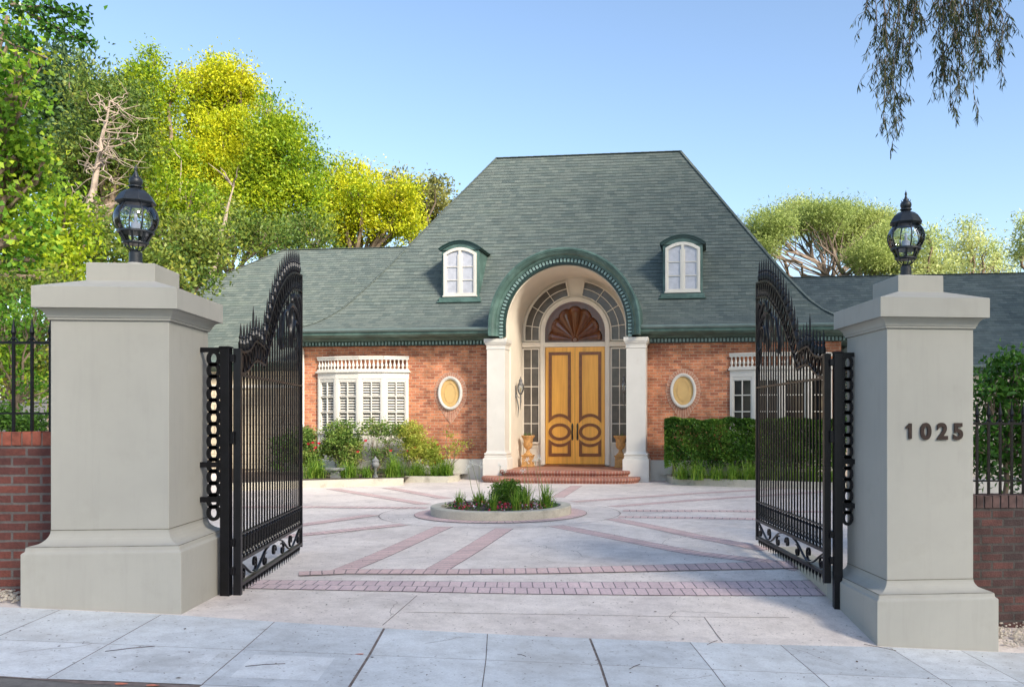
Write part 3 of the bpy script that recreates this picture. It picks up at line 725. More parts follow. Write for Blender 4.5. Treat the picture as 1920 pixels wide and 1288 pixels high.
# ------------------------------------------------------------------ the house (local frame: x along facade, y into the house)
HA = math.atan(.125); OX, OY = -1.016, 24.3
HT = Matrix.Translation((OX, OY, 0)) @ Matrix.Rotation(-HA, 4, 'Z')
def U(x, v):                                     # facade coordinate of photo column x at depth v
    k = (x - PX) / F; c, s = cos(HA), sin(HA)
    return (k * (OY + v * c) - OX - v * s) / (c + k * s)
def ZH(x, y, v):
    u = U(x, v); Y = OY - u * sin(HA) + v * cos(HA); return EYE - (y - PY) / F * Y
HOUSE = thing('brick_house', tuple(HT @ Vector((0, 4, 0))), 'red brick house with steep green shingle hipped roof, arched porch and two dormers', 'house')
def HG(): return G(HT)
UC, ZC = .10, 4.17                                # porch arch centre
UD, ZD = .05, 4.20                                # door surround centre
PROF = [(0, 4.13), (.35, 4.22), (.6, 4.33), (1.0, 4.57), (1.5, 5.04), (2.2, 6.0), (5.1, 10.3)]
def sample_prof(prof, step):
    segs = cat(prof[:-2], 8)[:-1] + [prof[-2], prof[-1]] if len(prof) > 3 else prof
    L = [0]
    for a, b in zip(segs, segs[1:]): L.append(L[-1] + math.hypot(b[0] - a[0], b[1] - a[1]))
    n = int(L[-1] / step); out = []
    for i in range(n + 1):
        s = L[-1] * i / n
        for k in range(len(segs) - 1):
            if s <= L[k + 1] + 1e-6:
                t = (s - L[k]) / (L[k + 1] - L[k]); out.append((segs[k][0] + (segs[k + 1][0] - segs[k][0]) * t, segs[k][1] + (segs[k + 1][1] - segs[k][1]) * t)); break
    return out
def hip_roof(name, m, u0, u1, v0, v1, prof, sL=1, sR=1, sB=1, step=.135, cut=None, label=None):
    P = sample_prof(prof, step); g = HG(); e = .016
    def corners(d, z, o):
        return [(u0 + d * sL - o * (1 if sL else 0), v0 + d - o, z), (u1 - d * sR + o * (1 if sR else 0), v0 + d - o, z), (u1 - d * sR + o * (1 if sR else 0), v1 - d * sB + o, z), (u0 + d * sL - o * (1 if sL else 0), v1 - d * sB + o, z)]
    for j in range(len(P) - 1):
        lo = corners(P[j][0], P[j][1], e); hi = corners(P[j + 1][0], P[j + 1][1], 0); lb = corners(P[j][0], P[j][1] + .004, 0)
        for s in range(4):
            a, b = lo[s], lo[(s + 1) % 4]; c, d = hi[(s + 1) % 4], hi[s]; a2, b2 = lb[s], lb[(s + 1) % 4]
            ax = 0 if s in (0, 2) else 1
            parts = [(a, b, c, d, a2, b2)]
            if s == 0:
                # short lengths, each course slightly uneven, so the shadow lines waver
                w = cut(P[j][1]) if cut else None
                if w:
                    L_, R_ = UC - w, UC + w
                    parts = [(a, (L_, a[1], a[2]), (L_, c[1], c[2]), d, a2, (L_, a2[1], a2[2])), ((R_, a[1], a[2]), b, c, (R_, d[1], d[2]), (R_, a2[1], a2[2]), b2)]
            for (a, b, c, d, a2, b2) in parts:
                j0 = j; g.add([a, b, c, d], [(0, 1, 2, 3)], [((a[ax], j0), (b[ax], j0), (c[ax], j0 + 1), (d[ax], j0 + 1))])
                g.add([a, b, b2, a2], [(0, 3, 2, 1)], [((a[ax], j0),) * 4])
    o = g.build(name, m, HOUSE, autoangle=10)
    # hip and ridge caps
    g = HG(); top = P[-1]
    def caps(p, q, step=.2):
        p, q = Vector(p), Vector(q); n = max(1, int((q - p).length / step)); d = (q - p) / n
        for i in range(n): g.bar(p + d * i + Vector((0, 0, .012)), p + d * (i + 1.12) + Vector((0, 0, .006)), .13, .016)
    for s, k in ((sL, 0), (sR, 1)):
        if s:
            for i in range(0, len(P) - 1, 3):
                j = min(i + 3, len(P) - 1); caps(corners(*P[i], 0)[k], corners(*P[j], 0)[k], .2)
    cc = corners(*top, 0); caps(cc[0], cc[1], .25)
    q = g.build('ridge_cap', m, o); return o
def archcut(z):
    R_ = 1.93
    if z > ZC + R_: return None
    return R_ if z < ZC else math.sqrt(max(0.01, R_ * R_ - (z - ZC) ** 2))
hip_roof('roof', 'shingle', -8.2, 8.1, -.6, 9.7, PROF, cut=archcut)
# wings
LZ = 7.68
hip_roof('wing_roof', 'shingle', -18.6, -4.0, 1.1, 10.3, [(0, 3.42), (.5, 3.75), (1.2, 4.4), (4.6, LZ)], sL=1.62, sR=0)
hip_roof('wing_roof', 'shingle_blue', 5.0, 34, 2.4, 10.4, [(0, 3.2), (.5, 3.5), (1.2, 4.05), (4.0, 6.46)], sL=0, sR=1)

# walls
for a, b in ((-7.69, -1.62), (1.82, 7.41)):
    g = HG(); g.box(a, b, 0, .3, .55, 3.80); g.build('brick_wall', 'brickwall', HOUSE)
    g = HG(); g.box(a, b, -.06, .3, -.1, .552); g.build('wall_base', 'base', HOUSE, bevel=.008)
g = HG(); g.box(-7.69, -7.4, .302, 9.2, 0, 3.8); g.box(7.1, 7.41, .302, 9.2, 0, 3.8); g.box(-7.39, 7.09, 8.9, 9.2, 0, 3.8); g.build('brick_wall', 'brickwall', HOUSE)
g = HG(); g.box(-18, -7.70, 1.5, 1.8, -.1, 3.55); g.box(-18, -17.7, 1.81, 9.8, 0, 3.5); g.build('wing_wall', 'stonewall', HOUSE)
g = HG(); g.box(-18, -7.70, 1.44, 1.499, 2.62, 2.72); g.build('string_course', 'base', HOUSE, bevel=.01)
g = HG(); g.box(7.42, 30, 2.9, 3.1, -.1, 3.3); g.build('wing_wall', 'cream', HOUSE)
g = HG()
for i in range(26): g.box(7.45, 8.6, 2.82, 2.88, .9 + i * .095, .9 + i * .095 + .07)
g.build('green_shutter', 'green', HOUSE)
# eaves: gutter, cornice, dentils
def eave(a, b, v0, dz=0, dent=True, sides=True):
    g = HG(); g.loft([[(x, v, z + dz) for v, z in ((v0 - .03, 4.07), (v0 - .09, 4.08), (v0 - .125, 4.12), (v0 - .13, 4.155), (v0 - .115, 4.16), (v0 - .105, 4.13), (v0 - .02, 4.12))] for x in (a, b)]); g.build('gutter', 'gutter', HOUSE, smooth=True)
    g = HG(); g.loft([[(x, v, z + dz) for v, z in ((v0 - .03, 4.13), (v0 - .05, 4.06), (v0 - .04, 4.00), (v0 + .04, 3.95), (v0 + .2, 3.925), (v0 + .3, 3.90), (v0 + .36, 3.86), (v0 + .6, 3.86), (v0 + .6, 4.13))] for x in (a, b)]); g.build('cornice', 'green', HOUSE)
    if dent:
        g = HG(); g.box(a, b, v0 + .50, v0 + .61, 3.73 + dz, 3.859 + dz); g.build('frieze', 'green_dark', HOUSE)
        g = HG(); x = a + .03
        while x < b - .06: g.box(x, x + .052, v0 + .43, v0 + .50, 3.755 + dz, 3.845 + dz); x += .098
        g.build('dentil_moulding', 'green_light', HOUSE)
eave(-8.2, UC - 1.98, -.6); eave(UC + 2.02, 8.1, -.6)
eave(-18.3, -8.25, 1.1, -.72, False); eave(8.0, 30, 2.4, -.93, False)
g = HG(); g.box(-8.2, -8.12, -.6, 9.6, 3.9, 4.12); g.box(8.02, 8.1, -.6, 9.6, 3.9, 4.12); g.box(-8.1, -7.7, -.5, 9.6, 3.86, 3.9); g.box(7.42, 8.0, -.5, 9.6, 3.86, 3.9); g.build('soffit', 'green', HOUSE)
# downpipe at the left corner of the brick front
g = HG(); g.tube([(-7.62, -.06, .4), (-7.62, -.06, 3.6), (-7.62, -.3, 3.85)], .045, 10); g.build('downpipe', 'base', HOUSE, smooth=True)

# ---- arched porch hood
def sweep(prof, c=(UC, ZC), leg=3.90, n=48):
    rings = []
    for k in range(-1, n + 2):
        if k == -1: rings.append([(c[0] + r, v, leg) for r, v in prof])
        elif k == n + 1: rings.append([(c[0] - r, v, leg) for r, v in prof])
        else:
            a = pi * k / n; rings.append([(c[0] + r * cos(a), v, c[1] + r * sin(a)) for r, v in prof])
    g = HG(); g.loft(rings); return g
sweep([(1.80, -.70), (1.805, -.79), (1.83, -.79), (1.83, -.82), (1.86, -.83), (1.875, -.87), (1.91, -.92), (1.96, -.945), (1.965, -.965), (2.00, -.97), (2.00, -.99), (2.045, -.99), (2.05, -.95), (2.03, -.9), (2.03, 2.2), (1.90, 2.2), (1.90, -.60), (1.80, -.60)]).build('arch_hood', 'green', HOUSE, smooth=True, autoangle=30)
sweep([(1.64, -.62), (1.64, -.70), (1.655, -.70), (1.655, -.73), (1.68, -.73), (1.69, -.73), (1.695, -.69), (1.80, -.69), (1.80, -.55), (1.64, -.55)]).build('arch_frieze', 'green_dark', HOUSE)
g = HG()
n = 56
for k in range(-3, n + 4):
    if 0 <= k <= n: a = pi * k / n; ca, sa, dz = cos(a), sin(a), 0
    else: ca = 1 if k < 0 else -1; sa = 0; dz = -.093 * (abs(k) if k < 0 else k - n)
    w = .030; r0, r1 = 1.700, 1.792; tx, tz = -sa, ca; ox, oz = UC, ZC + dz
    if 0 <= k <= n: pass
    else: tx, tz = 0, 1
    pt = lambda r, s, v: (ox + ca * r + tx * s, v, oz + sa * r + tz * s)
    g.loft([[pt(r0, -w, v), pt(r1, -w, v), pt(r1, w, v), pt(r0, w, v)] for v in (-.77, -.69)])
g.build('arch_dentils', 'green_light', HOUSE)
sweep([(1.62, -.60), (1.76, -.60), (1.76, 1.40), (1.62, 1.40)], leg=3.84).build('porch_vault', 'cream', HOUSE, smooth=True, autoangle=50)
g = HG(); g.box(UC - 1.90, UC - 1.62, -.13, 1.40, .28, 3.84); g.build('porch_jamb', 'cream', HOUSE, bevel=.006); g = HG(); g.box(UC + 1.62, UC + 1.90, -.13, 1.40, .28, 3.84); g.build('porch_jamb', 'cream', HOUSE, bevel=.006)
# columns
for sgn in (-1, 1):
    a, b = (UC - 2.16, UC - 1.66) if sgn < 0 else (UC + 1.64, UC + 2.16)
    v0, v1 = -.68, -.131
    def rr(prof, name, m='white', bev=.004):
        g = HG(); g.loft([[(a - p, v0 - p, z), (b + p, v0 - p, z), (b + p, v1, z), (a - p, v1, z)] for z, p in prof])
        return g.build(name, m, col, bevel=bev)
    g = HG(); g.loft([[(a, v0, z), (b, v0, z), (b, v1, z), (a, v1, z)] for z in (.82, 3.56)])
    col = g.build('column', 'white', HOUSE, bevel=.006)
    rr([(-.1, .09), (.60, .09), (.615, .07)], 'pedestal', 'base')
    rr([(.615, .055), (.68, .055), (.685, .04)] + [(.70 + .03 * (1 - cos(k * pi / 5)), .035 + .025 * sin(k * pi / 5)) for k in range(6)] + [(.765, .02), (.80, .006), (.821, .0)], 'column_base')
    rr([(3.56, .0), (3.565, .015), (3.585, .015), (3.60, .005), (3.66, .012), (3.70, .04), (3.735, .05), (3.74, .062), (3.80, .068), (3.845, .068)], 'capital')

# ---- door surround
def halfdisc(c, r, zb, n=40, a0=0, a1=pi):
    return [(c[0] + r, zb)] + [(c[0] + r * cos(a0 + (a1 - a0) * k / n), c[1] + r * sin(a0 + (a1 - a0) * k / n)) for k in range(n + 1)] + [(c[0] - r, zb)]
g = HG(); g.prism(halfdisc((UC, ZC), 1.619, .30), 1.36, 1.46); SUR = g.build('door_surround', 'cream', HOUSE)
g = HG(); g.ring(halfdisc((UD, ZD), 1.02, .34), halfdisc((UD, ZD), .885, .34), 1.27, 1.359)
g.ring(halfdisc((UD, ZD), 1.0, .34), halfdisc((UD, ZD), .93, .34), 1.255, 1.269); g.build('door_casing', 'cream', SUR, bevel=.004)
for s0, s1 in ((UC - 1.615, UD - 1.021), (UD - .884, UD + .884), (UD + 1.021, UC + 1.615)):
    g = HG(); g.box(s0, s1, 1.26, 1.358, 3.77, 3.90); g.box(s0, s1, 1.235, 1.26, 3.86, 3.90); g.build('transom', 'cream', SUR, bevel=.004)
# side lights
for a, b in ((-1.47, -1.03), (1.13, 1.57)):
    g = HG(); g.box(a, b, 1.342, 1.358, 1.0, 3.70); w = g.build('sidelight', 'sidelight', SUR)
    g = HG(); t = .022
    g.box(a - .04, a, 1.30, 1.357, .98, 3.74); g.box(b, b + .03, 1.30, 1.357, .98, 3.74); g.box(a, b, 1.30, 1.357, 3.70, 3.74); g.box(a, b, 1.30, 1.357, .95, 1.0)
    m = (a + b) / 2; g.box(m - t / 2, m + t / 2, 1.322, 1.341, 1.0, 3.70)
    for k in range(1, 5):
        z = 1.0 + 2.7 * k / 5; g.box(a, m - t / 2, 1.322, 1.341, z - t / 2, z + t / 2); g.box(m + t / 2, b, 1.322, 1.341, z - t / 2, z + t / 2)
    g.build('muntin', 'cream', w)
    g = HG(); g.ring([(a, .42), (b, .42), (b, .88), (a, .88)], [(a + .035, .455), (b - .035, .455), (b - .035, .845), (a + .035, .845)], 1.335, 1.359); g.build('sill_panel', 'cream', SUR)
# ring windows above
for sg in (-1, 1):
    tt = [('a', t) for t in np.linspace(11.5, 90, 24)] + [('z', z) for z in (4.1, 3.97)]
    def pt(r, q, v):
        if q[0] == 'a': return (UD + sg * r * sin(rad(q[1])), v, ZD + r * cos(rad(q[1])))
        return (UD + sg * r, v, q[1])
    r0, r1 = 1.07, 1.48
    g = HG(); g.loft([[pt(r0, q, 1.35), pt(r1, q, 1.35), pt(r1, q, 1.358), pt(r0, q, 1.358)] for q in tt]); w = g.build('arched_window', 'sidelight', SUR)
    g = HG()
    for r, wd, th in ((r0 - .015, .06, .035), (r1 + .012, .06, .035), (1.285, .02, .02)):
        g.ribbon([pt(r, q, 1.335 if th < .03 else 1.325) for q in tt], wd, th, (0, 1, 0))
    for q, th in ((('a', 10.2), .04), (('a', 35), .02), (('a', 59), .02), (('a', 82), .02), (('z', 3.955), .04)):
        g.ribbon([pt(r0 - .03, q, 1.335), pt(r1 + .03, q, 1.335)], .028 if th < .03 else .05, th, (0, 1, 0))
    g.build('muntin', 'cream', w)
# shell panel
g = HG(); g.prism(halfdisc((UD, ZD), .883, 3.90), 1.33, 1.358); SH = g.build('shell_panel', 'shellwood', HOUSE)
g = HG(); rings = []; uv = []; nt_, nr_ = 220, 26; bz = 3.97
for i in range(nr_ + 1):
    t = i / nr_; row = []
    for j in range(nt_ + 1):
        a = pi * j / nt_; lobe = abs(cos(6.5 * (a - pi / 2)))
        R_ = .80 * (.92 + .08 * lobe ** .6); r = .06 + (R_ - .06) * t
        stilt = 1 + .24 * sin(a)
        h = .012 + .11 * (lobe ** .8) * (t ** .8) * (1 - .25 * t) + (.035 * math.exp(-((t - .93) / .05) ** 2) * lobe)
        if t > .97: h *= .15
        row.append((UD + r * cos(a), 1.33 - h, bz + r * sin(a) * stilt))
    rings.append(row)
g.loft(rings, closed=False); g.lathe([(.001, .0), (.001, .001)], (0, 0, 0), 3) if False else None
g.build('carved_shell', 'shellwood', SH, smooth=True, autoangle=80)
g = HG(); g.tube([(UD, 1.33, bz), (UD, 1.27, bz)], [.11, .06], 20); g.ring(halfdisc((UD, ZD), .884, 3.9), halfdisc((UD, ZD), .83, 3.94), 1.30, 1.33); g.build('shell_rim', 'shellwood', SH)

# doors
def arcpts(c, a, b, t0, t1, n=14): return [(c[0] + a * cos(rad(t0 + (t1 - t0) * k / n)), c[1] + b * sin(rad(t0 + (t1 - t0) * k / n))) for k in range(n + 1)]
for sg in (-1, 1):
    a, b = (UD - .872, UD - .004) if sg < 0 else (UD + .004, UD + .872)
    g = HG(); g.box(a, b, 1.295, 1.35, .365, 3.765); D = g.build('door', 'wood', HOUSE, bevel=.003)
    m = (a + b) / 2 + sg * .008; x0, x1 = m - .325, m + .325; oc = (m, 1.30)
    def mould(outer, inner):
        g = HG(); g.ring(outer, inner, 1.268, 1.294)
        k = len(outer); cx = sum(p[0] for p in outer) / k; cz = sum(p[1] for p in outer) / k
        mid = [((o[0] * .45 + i[0] * .55), (o[1] * .45 + i[1] * .55)) for o, i in zip(outer, inner)]
        q = lambda A, B, t: [(p[0] * (1 - t) + r[0] * t, p[1] * (1 - t) + r[1] * t) for p, r in zip(A, B)]
        g.ring(q(outer, inner, .12), q(outer, inner, .42), 1.252, 1.267); g.ring(q(outer, inner, .6), q(outer, inner, .85), 1.260, 1.2675)
        g.build('panel_moulding', 'moulding', D, bevel=.003)
        g = HG(); g.prism(inner, 1.285, 1.2949); g.build('raised_panel', 'wood', D, bevel=.003)
    w = .088
    # tall panel, bottom edge arched over the oval
    bo = arcpts((m, 1.30), .40, .44, 144, 36); bi = arcpts((m, 1.30), .40 + w * .55, .44 + w, 126, 54)
    bo[0] = (x0, bo[0][1]); bo[-1] = (x1, bo[-1][1]); bi[0] = (x0 + w, bi[0][1]); bi[-1] = (x1 - w, bi[-1][1])
    mould([(x0, 3.62)] + bo + [(x1, 3.62)], [(x0 + w, 3.62 - w)] + bi + [(x1 - w, 3.62 - w)])
    mould(arcpts(oc, .327, .25, 0, 345, 23), arcpts(oc, .238, .165, 0, 345, 23))
    lo = arcpts((m, 1.30), .40, .35, 216, 324); li = arcpts((m, 1.30), .40 + w * .5, .35 + w, 236, 304)
    lo[0] = (x0, lo[0][1]); lo[-1] = (x1, lo[-1][1]); li[0] = (x0 + w, li[0][1]); li[-1] = (x1 - w, li[-1][1])
    mould([(x0, .59)] + lo + [(x1, .59)], [(x0 + w, .59 + w)] + li + [(x1 - w, .59 + w)])
    hx = UD - sg * -.075
    g = HG(); g.prism([(hx - .022, 1.06), (hx + .022, 1.06), (hx + .03, 1.12), (hx + .018, 1.3), (hx + .03, 1.48), (hx + .012, 1.55), (hx - .012, 1.55), (hx - .03, 1.48), (hx - .018, 1.3), (hx - .03, 1.12)], 1.28, 1.294)
    g.tube([(hx, 1.285, 1.12), (hx, 1.22, 1.16), (hx, 1.205, 1.28), (hx, 1.22, 1.40), (hx, 1.285, 1.44)], [.01, .014, .017, .014, .01], 8); g.build('handle', 'bronze', D, smooth=True)
g = HG(); g.box(UD - .005, UD + .005, 1.30, 1.34, .365, 3.765); g.build('door_gap', 'green_dark', HOUSE)
g = HG(); g.box(UD - .884, UD + .884, 1.18, 1.36, .302, .355); g.build('threshold', 'moulding', HOUSE, bevel=.006)

# steps and porch floor
def stepout(uL, uR, vf, vb, bow, r, n=44):
    """front outline from left back round the bowed front to right back"""
    pts = []; W = (uR - uL) / 2; cu = (uR + uL) / 2
    for k in range(n + 1):
        a = pi - pi * k / n; ex = .38
        x = cu + W * (abs(cos(a)) ** ex) * (1 if cos(a) > 0 else -1); s = sin(a)
        y = vb - (vb - vf) * (s ** .42); pts.append((x, y))
    return pts
def step(uL, uR, vf, vb, z0, z1, name, floor=None):
    P = stepout(uL, uR, vf, vb, 0, 0); L = [0]
    for a, b in zip(P, P[1:]): L.append(L[-1] + math.hypot(b[0] - a[0], b[1] - a[1]))
    cu = (uL + uR) / 2
    def off(p, o):
        d = Vector((p[0] - cu, (p[1] - vb) * 3, 0)); d = d.normalized() if d.length else d; return (p[0] + d.x * o, p[1] + d.y * o)
    h = z1 - z0; prof = [(z0 - .03, -.04), (z1 - .105, -.04), (z1 - .095, -.01), (z1 - .075, .01), (z1 - .05, .018), (z1 - .022, .012), (z1 - .006, -.006), (z1, -.03), (z1 + .001, -.20)]
    g = HG(); s = 0; rings = []; uvs = []
    for i, (z, o) in enumerate(prof):
        if i: s += math.hypot(z - prof[i - 1][0], o - prof[i - 1][1])
        rings.append([(*off(p, o), z) for p in P]); uvs.append([(l, s + .01) for l in L])
    g.loft(rings, closed=False, uvs=uvs); o = g.build(name, 'stepbrick', HOUSE, smooth=True)
    g = HG(); g.poly([(*off(p, -.19), z1 - .001) for p in P]); g.build('tread', 'porchfloor', o)
step(-2.12, 2.12, -1.62, -.3, -.02, .15, 'porch_step')
step(-1.74, 1.92, -1.12, .1, .14, .305, 'porch_step')
g = HG(); g.box(UC - 1.62, UC + 1.62, -.6, 1.40, .0, .302); g.build('porch_floor', 'porchfloor', HOUSE)

# ---- bay windows
def bay(ns, shutters, label):
    t = HG(); base = ns
    # solid body under and over
    g = HG(); g.loft([[(u, v, z) for u, v in ns] + [(ns[-1][0], -.005, z), (ns[0][0], -.005, z)] for z in (.3, 1.28)]); B = g.build('bay_window', 'white', HOUSE); B['label'] = label
    def rim(z0, z1, o, name='bay_cornice'):
        g = HG(); c = ((ns[0][0] + ns[-1][0]) / 2, .3); Q = []
        for i, (u, v) in enumerate(ns):
            d = Vector((u - c[0], v - c[1])).normalized(); e = o if 0 < i < len(ns) - 1 else o
            Q.append((u + (o if i == len(ns) - 1 else -o if i == 0 else 0), v - o))
        g.loft([[(u, v, z) for u, v in Q] + [(Q[-1][0], -.004, z), (Q[0][0], -.004, z)] for z in (z0, z1)]); g.build(name, 'white', B, bevel=.006)
    rim(1.26, 1.33, .05, 'bay_sill'); rim(2.80, 2.98, .0); rim(2.98, 3.02, .045); rim(3.02, 3.045, .02)
    rim(.28, .5, .04, 'bay_foot')
    # balustrade
    def path(o):
        return [(u, v - o) for u, v in ns]
    for z0, z1, w in ((3.34, 3.40, .06), (3.40, 3.44, .085), (3.045, 3.075, .06)):
        g = HG()
        for a, b in zip(ns, ns[1:]): g.bar((a[0], a[1] + .03, (z0 + z1) / 2), (b[0], b[1] + .03, (z0 + z1) / 2), w * 1.3, z1 - z0)
        g.build('balustrade_rail', 'white', B)
    for a, b in zip(ns, ns[1:]):
        L = math.hypot(b[0] - a[0], b[1] - a[1]); n = max(2, round(L / .118))
        for k in range(n):
            s = (k + .5) / n; x, y = a[0] + (b[0] - a[0]) * s, a[1] + (b[1] - a[1]) * s + .03
            g = HG(); g.lathe([(.036, 3.075), (.036, 3.09), (.018, 3.10), (.022, 3.12), (.042, 3.16), (.044, 3.18), (.03, 3.22), (.017, 3.27), (.015, 3.29), (.026, 3.30), (.018, 3.31), (.036, 3.325), (.036, 3.34)], (x, y, 0), 8); g.build('baluster', 'white', B, smooth=True)
    # glazed facets
    for i, (a, b) in enumerate(zip(ns, ns[1:])):
        d = Vector((b[0] - a[0], b[1] - a[1], 0)); L = d.length; ang = math.atan2(d.y, d.x)
        T = HT @ Matrix.Translation((a[0], a[1], 0)) @ Matrix.Rotation(ang, 4, 'Z')
        g = G(T); z0, z1 = 1.33, 2.80; fw = .075
        g.box(fw + .03, L - fw - .03, .075, .085, z0, z1 - .05); w = g.build('window', 'window_dark', B)
        g = G(T); g.box(0, fw, 0, .09, z0, z1); g.box(L - fw, L, 0, .09, z0, z1); g.box(fw, L - fw, .012, .09, z1 - .07, z1)
        g.box(fw, fw + .035, .02, .07, z0, z1 - .07); g.box(L - fw - .035, L - fw, .02, .07, z0, z1 - .07); g.box(fw + .035, L - fw - .035, .02, .07, z1 - .10, z1 - .07); g.box(fw + .035, L - fw - .035, .02, .07, z0, z0 + .04)
        g.build('window_frame', 'white', w, bevel=.004)
        g = G(T); t_ = .028; g.box(L / 2 - t_ / 2, L / 2 + t_ / 2, .012, .045, z0 + .04, z1 - .10)
        for z in (2.31, 1.87): g.box(fw + .035, L / 2 - t_ / 2, .012, .045, z - t_ / 2, z + t_ / 2); g.box(L / 2 + t_ / 2, L - fw - .035, .012, .045, z - t_ / 2, z + t_ / 2)
        g.build('muntin', 'white', w)
        if shutters:
            g = G(T); z = z0 + .05
            while z < z1 - .12:
                g.loft([[(x, .056, z + .002), (x, .072, z + .034), (x, .074, z + .031), (x, .060, z - .002)] for x in (fw + .04, L - fw - .04)]); z += .074
            g.build('shutter', 'white', w)
    return B
bay([(-7.17, -.06), (-6.53, -.29), (-5.82, -.37), (-5.12, -.29), (-4.48, -.06)], True, 'bow window with white louvred shutters and small balustrade')
bay([(4.48, -.06), (5.12, -.29), (5.82, -.37), (6.53, -.29), (7.17, -.06)], False, 'bow window with dark panes and small balustrade')

# ---- oval panels
def ell(c, a, b, n=40): return [(c[0] + a * cos(2 * pi * k / n), c[1] + b * sin(2 * pi * k / n)) for k in range(n)]
for cx, cz in ((U(844, -.05), 2.40), (U(1281, -.05), 2.44)):
    g = HG(); n = 40
    for k in range(n):
        a0, a1 = 2 * pi * (k + .08) / n, 2 * pi * (k + .92) / n; am = (a0 + a1) / 2
        lo = 1.0; dn = max(0, -sin(am)) ** 9
        ro = lambda a: ((.455 + .0 * dn) * cos(a), (.575 + .0) * sin(a) - .27 * max(0, 1 - abs(cos(a)) / .62) ** 1.1 * (sin(a) < 0))
        ri = lambda a: (.352 * cos(a), .472 * sin(a))
        A = [ri(a0), ro(a0), ro(a1), ri(a1)]
        g.loft([[(cx + x, v, cz + z) for x, z in A] for v in (-.012 - R.uniform(0, .008), -.001)])
    sur = g.build('oval_surround', 'brick_voussoir', HOUSE)
    g = HG(); ro2 = [(cx + .462 * cos(2 * pi * k / n), cz + .582 * sin(2 * pi * k / n) - .27 * max(0, 1 - abs(cos(2 * pi * k / n)) / .62) ** 1.1 * (sin(2 * pi * k / n) < -1e-6)) for k in range(n)]
    g.prism(ro2, -.008, -.001); g.build('surround_mortar', 'mortar', sur)
    g = HG(); g.ring(ell((cx, cz), .352, .472), ell((cx, cz), .275, .39), -.075, -.002); g.ring(ell((cx, cz), .33, .45), ell((cx, cz), .30, .42), -.09, -.0751); fr = g.build('oval_frame', 'white', HOUSE, bevel=.006)
    g = HG(); g.prism(ell((cx, cz), .274, .389), -.03, -.013)
    g.ring(ell((cx, cz), .165, .28), ell((cx, cz), .150, .265), -.042, -.0305); g.ring(ell((cx, cz), .262, .377), ell((cx, cz), .248, .363), -.04, -.0305)
    for x0, x1 in ((-.245, -.167), (.167, .245)): g.box(cx + x0, cx + x1, -.04, -.0305, cz - .008, cz + .008)
    for x0, x1 in ((-.36, -.282), (.282, .36)): g.box(cx - .008, cx + .008, -.04, -.0305, cz + x0, cz + x1)
    g.build('oval_panel', 'yellowpanel', fr)

# ---- dormers
def seg(c, a, zb, zs, rise, n=14):
    out = [(c + a, zb)]; 
    for k in range(n + 1):
        t = 1 - 2 * k / n; out.append((c + a * t, zs + rise * (1 - t * t)))
    return out + [(c - a, zb)]
def dormer(c, label):
    v0 = 1.0; g = HG(); g.prism(seg(c, .56, 5.0, 6.62, .20), v0, 2.9); D = g.build('dormer', 'green', HOUSE); D['label'] = label
    g = HG(); o = seg(c, .625, 6.60, 6.65, .225); i = seg(c, .575, 6.60, 6.60, .21)
    g.ring(o, i, v0 - .04, 3.1); g.build('dormer_brow', 'green_dark', D)
    g = HG(); g.prism([(c + .65, 6.625)] + seg(c, .64, 6.65, 6.66, .228)[1:-1] + [(c - .65, 6.625)] + seg(c, .63, 6.63, 6.64, .222)[1:-1][::-1], v0 - .07, 3.12); g.build('dormer_roof', 'green_dark', D)
    g = HG(); g.box(c - .62, c + .62, v0 - .10, v0 + .2, 5.10, 5.21); g.box(c - .66, c + .66, v0 - .16, v0 + .2, 5.06, 5.10); g.build('dormer_apron', 'green', D, bevel=.01)
    g = HG(); g.prism(seg(c, .45, 5.32, 6.48, .15), v0 - .022, v0 - .001); W = g.build('window', 'curtain', D)
    g = HG(); g.ring(seg(c, .49, 5.27, 6.50, .17), seg(c, .425, 5.34, 6.44, .14), v0 - .07, v0 - .002); g.box(c - .51, c + .51, v0 - .10, v0 - .002, 5.23, 5.27)
    g.box(c - .042, c + .042, v0 - .065, v0 - .023, 5.34, 6.60); g.build('window_frame', 'white', W, bevel=.005)
    g = HG()
    for x0, x1 in ((-.425, -.042), (.042, .425)):
        for z in (5.72, 6.11): g.box(c + x0, c + x1, v0 - .045, v0 - .023, z - .011, z + .011)
        xa, xb = (x0, x0 + .03), (x1 - .03, x1)
        for q in (xa, xb): g.box(c + q[0], c + q[1], v0 - .055, v0 - .023, 5.34, 6.46)
    g.build('muntin', 'white', W)
    # flashing at the foot
    g = HG(); g.loft([[(c - .76, v0 - .10, 4.98), (c + .76, v0 - .10, 4.98), (c + .76, v0 - .02, 5.05), (c - .76, v0 - .02, 5.05)], [(c - .70, v0 - .01, 5.16), (c + .70, v0 - .01, 5.16), (c + .70, v0 + .05, 5.16), (c - .70, v0 + .05, 5.16)]]); g.build('flashing', 'green_light', D)
dormer(-3.29, 'green dormer with white casement on the roof above the louvred bow window')
dormer(3.18, 'green dormer with white casement on the roof slope nearer the dark bow window')

